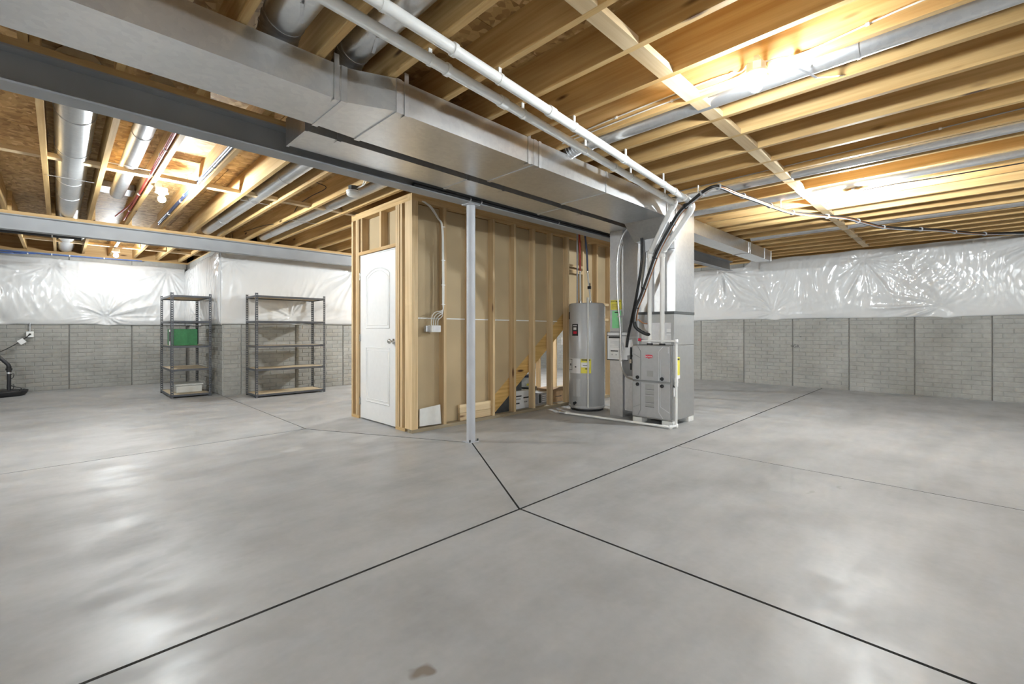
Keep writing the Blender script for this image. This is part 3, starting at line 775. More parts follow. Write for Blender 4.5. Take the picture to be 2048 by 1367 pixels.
# ------------------------------------------------------------------ white vent pipes
def pvc_vent(p_end, p_start, r, down, base, label):
    t = thing('pvc_vent_pipe', tuple(p_start), label, 'pipe', 'white furnace vent pipes')
    a, b = Vector(p_start), Vector(p_end); d = (b-a)
    MB().cyl(a, b, r, 20).build('pipe', M['pvc'], t)
    L = d.length; e = d.normalized()
    return t, a, b, e
for which in (0, 1):
    if which == 0:
        b = Vector((4.60, 2.052, 2.478)); a = Vector((-1.2, 1.662, 2.573)); dn = Vector((5.0, 2.506, 2.02)); lab = 'right white vent pipe hung under the joists down to the furnace'
        xs_c = (1.42, 2.25, 3.25, 4.30); 
    else:
        b = Vector((4.62, 2.199, 2.478)); a = Vector((-1.2, 1.832, 2.573)); dn = Vector((5.0, 2.665, 2.03)); lab = 'left white vent pipe hung beside the supply trunk'
        xs_c = (1.50, 1.95, 3.35, 4.35)
    r = 0.029
    t = thing('pvc_vent_pipe', tuple(a), lab, 'pipe', 'white furnace vent pipes')
    MB().cyl(a, b, r, 20).build('pipe', M['pvc'], t)
    d = (b-a)/(b.x-a.x)
    for i, xx in enumerate(xs_c):
        c = a + d*(xx-a.x)
        u = d.normalized()
        MB().cyl(c-u*(0.03 if i in (1,) else 0.012), c+u*(0.03 if i in (1,) else 0.012), r+0.006, 20).build('coupling', M['pvc'], t)
    n = -4
    for n in range(-5, 5, 2):
        xj = JX(n + which) - 0.019; c = a + d*(xj-a.x)
        if xj > 4.55: continue
        MB().box(c.x-0.010,c.y-0.004,c.z+r-0.004,c.x+0.010,c.y+0.004,JB).cyl((c.x-0.01,c.y,c.z),(c.x+0.01,c.y,c.z),r+0.004,18).build('pipe_hanger', M['whiteplastic'], t)
    # elbows and the drop to the furnace
    if which == 0:
        q = Vector((4.70, 2.03, 2.40)); path = [b-d*0.04, b+d*0.06, Vector((4.715,2.05,2.45)), q, Vector((4.74,2.08,2.35))]
        MB().tube(smoothpath(path), r+0.006, 18).build('elbow', M['pvc'], t)
        top = Vector((4.74,2.08,2.35))
    else:
        path = [b-d*0.04, b+d*0.04, Vector((4.69,2.225,2.455)), Vector((4.715,2.27,2.42))]
        MB().tube(smoothpath(path), r+0.006, 18).build('elbow', M['pvc'], t)
        top = Vector((4.715,2.27,2.42))
    MB().cyl(top, dn, r, 20).build('pipe', M['pvc'], t)
    u = (dn-top).normalized()
    MB().tube(smoothpath([dn-u*0.05, dn, Vector((dn.x,dn.y,dn.z-0.055))], 5), r+0.006, 18).build('elbow', M['pvc'], t)
    MB().cyl((dn.x,dn.y,dn.z-0.04),(dn.x,dn.y,0.938),r,20).build('pipe', M['pvc'], t)
    MB().cyl((dn.x,dn.y,0.938),(dn.x,dn.y,0.957),r+0.008,18).build('rubber_coupling', M['black'], t)

# ------------------------------------------------------------------ furnace and coil case
fx0, fx1, fy0, fy1, fz0, fz1 = 4.93, 5.545, 2.365, 2.87, 0.065, 0.936
fu = thing('furnace', (4.93, 2.365, 0), 'gray gas furnace on white feet with a red logo plate', 'furnace')
MB().box(fx0+0.022,fy0,fz0,fx1,fy1,fz1).build('cabinet', M['furnside'], fu, bevel=0.006)
def fy(s): return fy1 - s*(fy1-fy0)
up = MB().box(fx0,fy0+0.016,0.515,fx0+0.021,fy1-0.008,0.928).build('upper_door', M['furn'], fu, bevel=0.006)
lo = MB().box(fx0,fy0+0.016,0.082,fx0+0.021,fy1-0.008,0.497).build('lower_door', M['furn'], fu, bevel=0.006)
def emboss(parent, z0, z1, lines, mat):
    for ln in lines:
        for (s0,t0),(s1,t1) in zip(ln[:-1], ln[1:]):
            p0 = (fx0-0.001, fy(s0), z0+(z1-z0)*t0); p1 = (fx0-0.001, fy(s1), z0+(z1-z0)*t1)
            MB().bar(p0, p1, 0.007, 0.007, up=(1,0,0)).build('embossed_line', M[mat], parent)
emboss(up, 0.515, 0.928, [[(0.24,0.02),(0.24,0.83),(0.16,0.98)], [(0.24,0.64),(0.05,0.76)]], 'furnshade')
emboss(up, 0.515, 0.928, [[(0.70,0.02),(0.70,0.84),(0.80,0.98)], [(0.74,0.02),(0.74,0.62)], [(0.93,0.80),(0.93,0.98)]], 'furnglint')
emboss(lo, 0.082, 0.497, [[(0.24,0.98),(0.24,0.2),(0.17,0.03)], [(0.24,0.34),(0.05,0.25)]], 'furnshade')
emboss(lo, 0.082, 0.497, [[(0.70,0.98),(0.70,0.18),(0.80,0.02)], [(0.74,0.98),(0.74,0.34),(0.96,0.20)]], 'furnglint')
for s, z, p in ((0.16,0.548,up),(0.78,0.548,up),(0.16,0.464,lo),(0.78,0.464,lo)):
    MB().lathe([(0.021,0.001),(0.021,-0.012),(0.013,-0.024),(0.0,-0.025)], (fx0,fy(s),z), 16, 'x').build('latch_knob', M['black'], p)
pts = [(-0.044,0.018),(0.0,0.022),(0.044,0.018),(0.05,0.0),(0.044,-0.016),(0.02,-0.018),(0.0,-0.026),(-0.02,-0.018),(-0.044,-0.016),(-0.05,0.0)]
lp = MB().prism([(fy(0.45)+a, 0.803+b) for a, b in pts], fx0-0.004, fx0+0.001, 'x').build('logo_plate', M['red'], up)
text_part('bryant', M['paper'], lp, (fx0-0.0045, fy(0.45), 0.803), (0,-1,0), (0,0,1), 0.036, 'logo_lettering')
MB().box(fx0-0.001,fy(0.56),0.565,fx0+0.001,fy(0.40),0.635).build('rating_label', M['furnside'], up)
for z0, z1 in ((0.41,0.475),(0.35,0.40),(0.255,0.335),(0.205,0.245)):
    lb = MB().box(fx0-0.001,fy(0.58),z0,fx0+0.001,fy(0.36),z1).build('instruction_label', M['furnside'], lo)
    MB().box(fx0-0.0018,fy(0.58),z0,fx0,fy(0.36),z0+0.004).build('printed_rule', M['ink'], lb)
for (x0, y0) in ((4.945,fy1-0.125),(4.945,fy0+0.004),(5.40,fy0+0.004),(5.40,fy1-0.125)):
    MB().box(x0,y0,0,x0+0.14,y0+0.12,fz0-0.001).build('foot', M['whiteplastic'], fu, bevel=0.004)
coil = thing('coil_case', (5.0, 2.365, 0.936), 'gray evaporator coil case between furnace and plenum', 'coil case')
MB().box(5.0,2.366,0.938,5.544,2.815,1.30).build('case_body', M['furnside'], coil, bevel=0.004)
MB().box(4.996,2.362,1.301,5.548,2.82,1.331).build('top_cleat', M['darkgray'], coil)
MB().box(4.997,2.40,0.95,4.9995,2.775,1.20).build('access_panel', M['galv_dull'], coil)
MB().box(4.996,2.40,1.06,4.9995,2.455,1.13).build('rating_label', M['paper'], coil)
MB().box(4.9955,2.40,1.075,4.996,2.455,1.085).build('label_print', M['grayprint'], coil)
tagf = MB().box(5.03,2.350,0.55,5.115,2.353,0.80).build('yellow_energy_tag', M['yellow'], None, (5.07,2.352,0.55))
tag(tagf, 'yellow paper energy tag hanging on the side of the furnace', 'tag')
MB().box(5.04,2.349,0.765,5.105,2.350,0.785).build('tag_header', M['ink'], tagf)
MB().box(5.03,2.349,0.55,5.115,2.350,0.59).build('tag_footer', M['paper'], tagf)
tg2 = MB().box(4.965,2.356,0.35,5.012,2.359,0.455).build('white_hang_tag', M['paper'], None, (4.99,2.357,0.35))
tag(tg2, 'small white hang tag below the yellow tag on the furnace', 'tag')
MB().cyl((4.99,2.357,0.455),(4.99,2.357,0.475),0.008,10).build('tag_clip', M['black'], tg2)
dr = thing('condensate_drain', (4.98, 2.33, 0), 'white condensate drain pipe along the furnace and floor', 'pipe')
rp = 0.0145
def pvcrun(pts, p=dr):
    for a, b in zip(pts[:-1], pts[1:]): MB().cyl(a, b, rp, 14).build('pipe', M['pvc'], p)
    for q in pts[1:-1]: MB().lathe([(0.0,-0.022),(0.02,-0.022),(0.022,0),(0.02,0.022),(0.0,0.022)], q, 14).build('elbow', M['pvc'], p)
pvcrun([(4.98,2.76,0.985),(4.98,2.33,0.985),(4.98,2.33,0.022),(4.86,2.34,0.022),(4.735,3.74,0.022)])
MB().cyl((4.98,2.33,0.47),(4.98,2.33,0.56),0.021,14).build('tee', M['pvc'], dr)
MB().cyl((4.98,2.33,0.515),(5.03,2.345,0.515),0.016,14).build('branch_stub', M['pvc'], dr)
MB().cyl((4.735,3.74,0.022),(4.728,3.82,0.022),0.021,14).build('drain_end', M['galv_dull'], dr)
MB().cyl((4.975,2.77,0.995),(4.96,2.80,1.0),0.018,12).build('red_cap', M['red'], dr)

# ------------------------------------------------------------------ papers on the return drop
def card(name, y0, y1, z0, z1, mat, label, x=5.114, cat='card'):
    c = MB().box(x, y0, z0, x+0.002, y1, z1).build(name, M[mat], None, (x, (y0+y1)/2, z0)); tag(c, label, cat); return c
c = card('yellow_notice', 3.118, 3.278, 1.38, 1.505, 'yellow', 'yellow notice card taped high on the return drop', x=5.103)
text_part("DON'T", M['ink'], c, (5.1025, 3.238, 1.487), (0,-1,0), (0,0,1), 0.022)
MB().box(5.1022,3.128,1.482,5.103,3.20,1.492).build('printed_heading', M['ink'], c)
for k in range(5): MB().box(5.1022,3.15,1.45-k*0.013,5.103,3.262,1.454-k*0.013).build('printed_line', M['kraft'], c)
c = card('green_notice', 3.13, 3.262, 1.14, 1.365, 'greencard', 'green notice card under the yellow one', x=5.114)
MB().box(5.1135,3.17,1.338,5.114,3.225,1.349).build('printed_line', M['ink'], c)
env = thing('document_pouch', (5.10, 3.15, 0.70), 'clear pouch of white installation papers hung on the return drop', 'papers')
MB().box(5.096,3.03,0.735,5.108,3.325,1.085).build('paper_stack', M['paper'], env)
MB().box(5.090,3.14,1.01,5.096,3.30,1.035).build('dark_heading', M['ink'], env)
MB().box(5.092,3.13,0.75,5.096,3.29,0.86).build('inner_sheet', M['white'], env)
MB().box(5.091,3.16,0.838,5.092,3.27,0.852).build('sheet_heading', M['ink'], env)
for yy in (3.18, 3.24): MB().box(5.091,yy,0.79,5.092,yy+0.016,0.806).build('sheet_symbol', M['grayprint'], env)
for k in range(6): MB().box(5.0945,3.13,0.985-k*0.018,5.096,3.28,0.988-k*0.018).build('printed_line', M['grayprint'], env)
for (z0, z1) in ((0.725,0.735),(1.085,1.092),(1.04,1.046)): MB().box(5.094,3.025,z0,5.110,3.33,z1).build('pouch_edge', M['ink'], env)
MB().box(5.094,3.322,0.73,5.110,3.33,1.09).build('pouch_edge', M['ink'], env)
sh = MB().obox((5.06,2.985,0.895),(0.001,0,0),(0,0.062,-0.012),(0,0.018,0.093)).build('loose_sheet', M['paper'], None, (5.06,2.985,0.80))
tag(sh, 'tilted white sheet of paper hanging beside the document pouch', 'paper')

# ------------------------------------------------------------------ conduit, tubing and the refrigerant line set
cd = thing('flex_conduit', (5.06,3.14,0.5), 'silver flexible conduit looping down the return drop to the furnace', 'conduit')
MB().tube(smoothpath([(5.06,2.983,2.399),(5.06,3.068,2.318),(5.06,3.134,2.136),(5.06,3.156,1.882),(5.06,3.141,1.497),(5.06,3.104,1.113),(5.06,3.097,0.763),(5.04,3.061,0.618),(5.0,2.98,0.534),(4.975,2.875,0.508)]), 0.0125, 10).build('conduit_run', M['galv_bright'], cd)
for z, yy in ((2.20,3.115),(1.28,3.122),(0.72,3.095)): MB().box(5.045,yy-0.022,z,5.10,yy+0.022,z+0.016).build('conduit_clip', M['galv_bright'], cd)
tb = thing('black_tubing', (5.0,2.76,0.97), 'pair of thin black tubes hanging from the trunk beside the plenum', 'tubing')
for off in (0, 0.02):
    MB().tube(smoothpath([(5.0,2.763+off,2.233),(4.99,2.757+off,2.081),(4.99,2.763+off,1.9),(4.985,2.824+off,1.54),(4.985,2.892+off,1.236),(4.985,2.94+off,1.038),(4.985,2.961+off,0.90)]), 0.0085, 8).build('tube_run', M['black'], tb)
gv = thing('gas_valve', (5.05,2.95,0.6), 'brass gas shutoff hanging between drop duct and furnace', 'valve')
MB().cyl((5.05,2.95,0.90),(5.05,2.95,0.62),0.011,10).cyl((5.05,2.95,0.80),(5.05,2.88,0.78),0.011,10).build('gas_nipple', M['blackpipe'], gv)
MB().box(5.035,2.935,0.70,5.065,2.965,0.75).build('valve_body', M['chrome'], gv)
lsp = [(4.995,2.66,1.06),(4.93,2.70,1.075),(4.885,2.783,1.142),(4.88,2.803,1.232),(4.88,2.776,1.381),(4.88,2.71,1.527),(4.87,2.601,1.783),(4.86,2.489,2.032),(4.80,2.29,2.29),(4.72,2.15,2.40),(4.64,1.98,2.46),(4.58,1.83,2.51),(4.60,1.72,2.525),(4.9,1.66,2.51),(5.30,1.58,2.50),(5.75,1.52,2.50),(6.10,1.44,2.495),(6.5,1.26,2.50),(6.95,1.06,2.515),(7.4,0.93,2.51),(7.85,0.78,2.50),(8.25,0.52,2.50),(8.65,0.26,2.505),(9.1,0.03,2.505),(9.55,-0.2,2.52),(9.9,-0.45,2.545),(10.2,-0.8,2.55),(10.25,-1.6,2.55),(10.25,-4.0,2.55)]
ls = thing('line_set', (4.88,2.8,1.06), 'black insulated refrigerant line set strapped across the ceiling', 'line set')
sp_ = smoothpath(lsp, 6)
rad = [0.021 if p.z > 1.15 else 0.02 for p in sp_]
MB().tube(sp_, rad, 12).build('insulated_line', M['black'], ls)
def offs(path, o): return [Vector(p)+Vector(o) for p in path]
MB().tube(offs(sp_[18:], (0.012,-0.022,-0.006)), 0.0075, 8).build('copper_line', M['copper'], ls)
MB().tube(offs(sp_[18:], (-0.012,-0.014,-0.018)), 0.006, 8).build('control_cable', M['graycable'], ls)
for k in range(24, len(sp_)-20, 8):
    p = sp_[k]; e = (sp_[k+1]-sp_[k-1]).normalized()*0.007
    MB().cyl(p-e, p+e, 0.031, 12).build('cable_tie', M['black'] if k < 60 else M['graycable'], ls)
for q in (62, 92):
    p = sp_[q]; MB().box(p.x-0.008,p.y-0.004,p.z,p.x+0.008,p.y+0.004,JB).build('hanger', M['cable'], ls)
MB().tube(smoothpath([(4.996,2.70,1.19),(4.93,2.72,1.20),(4.89,2.76,1.24)]), 0.008, 8).build('liquid_line', M['copper'], ls)

# ------------------------------------------------------------------ water heater
WC = (5.30, 3.80); WR = 0.25
wh = thing('water_heater', (*WC, 0), 'tall gray electric water heater beside the stud wall', 'water heater')
MB().lathe([(0.0,0.03),(WR-0.01,0.03),(WR,0.04),(WR,1.475),(WR-0.012,1.49),(0.0,1.495)], (*WC,0), 56).build('tank_jacket', M['wh'], wh)
MB().lathe([(0.0,0.0),(WR-0.02,0.0),(WR-0.02,0.03),(0.0,0.03)], (*WC,0), 32).build('base_ring', M['black'], wh)
MB().lathe([(WR+0.003,0.05),(WR+0.004,0.06),(WR+0.003,0.07)], (*WC,0), 56).build('bottom_band', M['wh'], wh)
PH0 = math.degrees(math.atan2(-0.583, -0.812))
def patch(a0, a1, z0, z1, mat, nm, dr=0.002, parent=wh, n=8):
    vs = []; 
    for k in range(n+1):
        t = math.radians(PH0 + a0 + (a1-a0)*k/n)
        for (rr, zz) in ((WR-0.001,z0),(WR+dr,z0),(WR+dr,z1),(WR-0.001,z1)):
            vs.append((WC[0]+rr*math.cos(t), WC[1]+rr*math.sin(t), zz))
    fs = [(4*k+j, 4*(k+1)+j, 4*(k+1)+(j+1) % 4, 4*k+(j+1) % 4) for k in range(n) for j in range(4)] + [(0,1,2,3),(4*n,4*n+3,4*n+2,4*n+1)]
    m = MB(); m.add(vs, fs); return m.build(nm, M[mat], parent)
p = patch(-52,-28,1.038,1.20,'ink','brand_label')
patch(-48,-32,1.172,1.182,'paper','label_stripe',0.003,p); patch(-46,-34,1.118,1.152,'paper','label_emblem',0.003,p); patch(-47,-33,1.065,1.098,'red','label_seal',0.003,p)
patch(-52,-27,0.975,1.030,'wh','blank_label',0.003)
p = patch(-74,-20,0.52,0.725,'paper','warning_label')
patch(-72,-52,0.56,0.565,'ink','label_rule',0.003,p); patch(-72,-52,0.705,0.712,'ink','label_rule',0.003,p); patch(-54,-52.5,0.56,0.712,'ink','label_rule',0.003,p); patch(-64,-58,0.62,0.65,'ink','label_symbol',0.003,p)
patch(-40,-34,0.60,0.615,'ink','label_symbol',0.003,p)
p = patch(-18.6,14,0.525,0.72,'yellow','energy_label')
patch(-16,11,0.70,0.714,'ink','label_heading',0.003,p); patch(-17,8,0.605,0.672,'paper','label_field',0.003,p); patch(-5,3,0.58,0.592,'ink','label_figure',0.003,p); patch(-12,5,0.628,0.634,'ink','label_rule',0.004,p)
patch(-48,-20,0.20,0.44,'wh','element_cover',0.004)
patch(-86,-70,1.27,1.37,'ink','round_sticker'); 
t_ = math.radians(PH0 + 4); rx, ry = WC[0]+(WR+0.022)*math.cos(t_), WC[1]+(WR+0.022)*math.sin(t_)
MB().tube(smoothpath([(WC[0]-0.12,WC[1]-0.10,1.50),(WC[0]-0.14,WC[1]-0.11,1.545),(rx,ry,1.55),(rx,ry,1.50),(rx,ry,1.3)],5), 0.012, 10).cyl((rx,ry,1.32),(rx,ry,0.06),0.012,10).build('relief_pipe', M['cable'], wh)
t_ = math.radians(PH0 - 37); vx, vy = WC[0]+WR*math.cos(t_), WC[1]+WR*math.sin(t_)
MB().cyl((vx,vy,0.115),(vx+0.04*math.cos(t_),vy+0.04*math.sin(t_),0.112),0.017,12).cyl((vx+0.03*math.cos(t_),vy+0.03*math.sin(t_),0.112),(vx+0.03*math.cos(t_),vy+0.03*math.sin(t_),0.085),0.012,10).build('drain_valve', M['black'], wh)
def supply_line(nm, x, y, mat, label, valve=False, tilt=0.0):
    t = thing(nm, (x, y, 1.49), label, 'pipe')
    MB().cyl((x,y,1.495),(x,y,1.53),0.02,12).build('dielectric_nipple', M['chrome'], t)
    MB().cyl((x,y,1.53),(x-tilt,y+tilt,1.93),0.0125,12).build('white_riser', M['cable'], t)
    MB().cyl((x-tilt,y+tilt,1.93),(x-tilt,y+tilt,1.955),0.017,12).build('crimp_fitting', M['chrome'], t)
    MB().tube(smoothpath([(x-tilt,y+tilt,1.955),(x-tilt*1.3,y+tilt*1.2,2.2),(x-tilt*1.8-0.01,y+tilt*1.6,2.45),(x-tilt*2-0.02,y+tilt*2,JB+0.1)]), 0.0135, 10).build('colored_tubing', M[mat], t)
    if valve:
        MB().box(x-0.018-tilt*.4,y-0.02+tilt*.4,1.70,x+0.018-tilt*.4,y+0.02+tilt*.4,1.74).bar((x-0.03,y-0.01,1.72),(x-0.03,y-0.01,1.78),0.012,0.008,up=(1,0,0)).build('valve_handle', M['black'], t)
supply_line('hot_water_line', 5.238, 3.862, 'redpex', 'red hot water tubing rising from the water heater', tilt=0.004)
supply_line('cold_water_line', 5.345, 3.765, 'navypex', 'blue cold water tubing rising from the water heater', True, tilt=0.03)
ec = thing('heater_conduit', (5.20,3.90,1.49), 'gray electrical conduit dropping behind the red water line', 'conduit')
MB().tube([(5.205,3.895,1.495),(5.205,3.895,2.3),(5.205,3.895,JB+0.1)], 0.011, 10).build('conduit_run', M['graycable'], ec)

# ------------------------------------------------------------------ light fixtures
def lamp(x, y, label, f=1.0, zb=2.462, jx=None, group='bare ceiling bulbs'):
    t = thing('ceiling_bulb', (x, y, JB), label, 'light', group)
    n = 20
    MB().lathe([(0.0,0.105),(0.052,0.105),(0.052,0.062),(0.0,0.062)], (x,y,zb), 8, smooth=False).build('junction_box', M['galv_dull'], t)
    MB().lathe([(0.0,0.062),(0.056,0.062),(0.058,0.052),(0.030,0.044),(0.024,0.030),(0.0,0.030)], (x,y,zb), n).build('lampholder', M['whiteplastic'], t)
    MB().lathe([(0.013,0.034),(0.017,0.022),(0.030,0.006),(0.034,-0.010),(0.0305,-0.026),(0.020,-0.038),(0.008,-0.0435)], (x,y,zb), 12).build('bulb', bulb_mat(f), t)
    xj = jx if jx is not None else x+0.15
    MB().box(min(x,xj),y-0.012,zb+0.105,max(x,xj),y+0.012,JB+0.03).build('mounting_bar', M['galv_dull'], t)
lamp(2.717, 0.815, 'bare lit bulb beside the gray round duct at upper right', 0.2, jx=2.882)
lamp(5.868, 0.832, 'bare lit bulb farther back over the right side floor', 0.72, jx=5.914)
lamp(0.745, 5.82, 'bare lit bulb between the red and blue lines at left', 0.55, jx=0.686)
lamp(0.72, 10.73, 'bare lit bulb beyond the far left beam', 0.25, jx=0.69)
lamp(6.2, 7.2, 'unseen bulb added to light the space behind the stairwell', 1.5)  # added out of view so the space under the stairs is lit
lamp(1.6, -3.75, 'unseen fill bulb added behind the camera on the right', 0.26)  # added fill light, kept far back to even out the floor
lamp(-2.9, -3.4, 'unseen fill bulb added behind the camera on the left', 1.2)  # strongest added fill, lighting the room from the camera side
lamp(6.2, -3.75, 'unseen fill bulb added off the right edge of the view', 0.45)  # extra unseen source filling the right side
lamp(-3.1, 5.2, 'unseen fill bulb added off the left edge of the view', 0.75)  # extra unseen source brightening the left walls
sm = thing('smoke_alarm', (2.12, 4.41, 2.5), 'white round smoke alarm hanging by its wires near the beam', 'smoke alarm')
MB().lathe([(0.0,0.0),(0.045,0.0),(0.062,0.012),(0.066,0.03),(0.066,0.042),(0.0,0.042)], (2.12,4.41,2.475), 28).build('alarm_body', M['whiteplastic'], sm)
MB().lathe([(0.0,0.044),(0.068,0.044),(0.068,0.052),(0.0,0.052)], (2.12,4.41,2.475), 28).build('mounting_ring', M['paper'], sm)
MB().lathe([(0.0,0.052),(0.05,0.052),(0.05,0.10),(0.0,0.10)], (2.12,4.41,2.475), 8, smooth=False).build('junction_box', M['darkgray'], sm)
MB().bar((2.12,4.41,2.57),(2.202,4.41,2.60),0.02,0.01).build('mounting_bar', M['galv_dull'], sm)
for dy in (0, 0.05): MB().tube(smoothpath([(2.14,4.37-dy*.3,2.55),(2.15,4.28-dy,2.56),(2.13,4.15-dy,2.60),(2.12,3.9,2.66),(2.11,3.7,2.70)]), 0.005, 6).build('cable', M['cable'], sm)

# ------------------------------------------------------------------ tubing and cables on the joists
def run(name, pts, r, mat, label, cat, clips=(), clipmat='whiteplastic', n=8, group=None):
    t = thing(name, tuple(pts[0]), label, cat, group)
    P = smoothpath(pts, 5)
    MB().tube(P, r, n).build('run', M[mat], t)
    for f in clips:
        i = max(1, min(len(P)-2, int(f*(len(P)-1)))); e = (P[i+1]-P[i-1]).normalized()*0.008
        MB().cyl(P[i]-e, P[i]+e, r+0.005, 10).build('clip', M[clipmat], t)
    return t
xr = JX(-6)+0.002
run('hot_water_tubing', [(xr-0.014,3.7,2.625),(xr-0.014,5.0,2.62),(xr-0.014,6.5,2.625),(xr-0.014,8.2,2.635)], 0.0115, 'redpex', 'red water tubing clipped low along the joist at left', 'tubing', (0.3,0.5,0.7,0.9))
run('hot_water_tubing', [(xr-0.014,3.7,2.655),(xr-0.014,5.0,2.65),(xr-0.014,7.0,2.66),(xr-0.10,8.2,2.67)], 0.0115, 'redpex', 'second red water tubing bending away near the far beam', 'tubing', (0.35,0.6))
xb = JX(-5)+0.002
run('cold_water_tubing', [(xb-0.014,3.7,2.625),(xb-0.014,5.2,2.62),(xb-0.014,6.2,2.63),(xb-0.014,8.2,2.635)], 0.0115, 'navypex', 'dark blue water tubing clipped low along the joist', 'tubing', (0.3,0.55,0.75,0.9))
run('cold_water_tubing', [(xb-0.014,3.7,2.655),(xb-0.014,5.2,2.65),(xb-0.014,6.6,2.655),(xb-0.014,8.2,2.665)], 0.0115, 'navypex', 'upper dark blue water tubing on the same joist', 'tubing', (0.4,0.65))
run('cold_water_tubing', [(-3.4,11.9,2.53),(-0.728,11.9,2.513),(-0.30,11.9,2.513),(0.282,11.9,2.517),(1.2,11.9,2.534)], 0.0125, 'bluepex', 'blue water tubing running above the far left blanket', 'tubing', (0.6,0.72,0.85))
run('cold_water_tubing', [(-3.4,11.9,2.49),(-0.85,11.9,2.478),(-0.55,11.9,2.485),(-0.30,11.9,2.505)], 0.0125, 'bluepex', 'short blue water tubing joining from the left edge', 'tubing', (0.9,))
run('drain_pipe', [(-3.4,9.7,2.53),(-1.2,9.7,2.535),(0.1,9.7,2.54),(0.26,9.72,2.56)], 0.028, 'blackpipe', 'black drain pipe under the joists beyond the far beam', 'pipe', (0.3,0.62,0.8), n=12)
xa = JX(0)-0.038-0.006
run('electrical_cable', [(xa,2.3,2.64),(xa,1.8,2.66),(xa,1.1,2.665),(xa,0.95,2.645),(2.79,0.88,2.63),(2.76,0.84,2.60)], 0.005, 'cable', 'upper white cable stapled to the joist by the nearest bulb', 'cable', (0.2,0.5))
run('electrical_cable', [(xa,2.3,2.615),(xa,1.5,2.63),(xa,1.0,2.62),(2.80,0.86,2.60),(2.76,0.82,2.585)], 0.005, 'cable', 'lower white cable stapled to the joist by the nearest bulb', 'cable', (0.3,0.6))
run('electrical_cable', [(2.76,0.78,2.59),(2.82,0.72,2.61),(xa,0.6,2.62),(xa,0.1,2.66),(xa,-0.8,2.66),(xa,-2.5,2.65)], 0.005, 'cable', 'white cable leaving the nearest bulb to the right', 'cable', (0.35,0.55))
run('electrical_cable', [(JX(5)-0.044,2.4,2.62),(JX(5)-0.044,0.6,2.64),(JX(5)-0.044,-0.6,2.66),(JX(5)-0.044,-3,2.62)], 0.005, 'graycable', 'gray cable drooping along a joist at the right', 'cable', (0.5,))
run('electrical_cable', [(5.90,0.75,2.56),(5.97,0.5,2.585),(6.0,0.1,2.583),(6.02,-0.8,2.585),(6.02,-2.4,2.586)], 0.006, 'black', 'dark cable running right from the farther bulb', 'cable', ())
xk = JX(-2)+0.002
run('alarm_wire', [(xk-0.30,4.6,2.78),(xk-0.20,5.0,2.74),(xk-0.03,5.1,2.72),(xk-0.05,5.5,2.70),(xk-0.02,6.0,2.69),(xk+0.03,6.5,2.585),(xk-0.02,7.3,2.66),(xk-0.06,8.2,2.70)], 0.0045, 'black', 'thin black wire wandering over the joists near the smoke alarm', 'wire')
for i, (dy, lab) in enumerate(((0,'white cable running left above the far beam'),)):
    pass

# switch box fed by four cables in the first stud bay
jb = thing('wall_junction_box', (2.97, 4.2, 1.09), 'white plastic box in the stud bay fed by four white cables', 'electrical box')
MB().box(2.905,4.16,1.09,3.03,4.23,1.165).build('box_body', M['whiteplastic'], jb, bevel=0.004)
MB().box(2.925,4.157,1.095,3.028,4.16,1.162).build('cover_plate', M['paper'], jb)
MB().box(2.86,4.20,1.095,2.905,4.235,1.16).build('bracket', M['galv_dull'], jb)
for k in range(4):
    xe = 2.925+0.028*k
    pth = [(2.80+0.012*k,4.19,2.52),(2.90+0.010*k,4.188,2.475),(3.0+0.006*k,4.186,2.37),(3.058+0.006*k,4.185,2.28),(3.068+0.007*k,4.185,1.9),(3.07+0.007*k,4.185,1.45),(3.068,4.18,1.34-0.012*k),(xe+0.05,4.178,1.315-0.016*k),(xe+0.006,4.18,1.275-0.014*k),(xe,4.19,1.21),(xe,4.19,1.165)]
    MB().tube(smoothpath(pth,6), 0.0055, 8).build('cable', M['cable'], jb)
for z in (2.28, 1.9, 1.62, 1.4): MB().box(3.06,4.178,z,3.105,4.199,z+0.008).build('cable_staple', M['whiteplastic'], jb)
sc_ = MB().prism([(2.80,0.055),(3.09,0.045),(3.075,0.265),(2.80,0.245)], 4.232, 4.245, 'y').build('drywall_scrap', M['drywhite'], None, (2.9,4.238,0.045))
tag(sc_, 'pale drywall offcut standing on the bottom plate in the first stud bay', 'drywall')

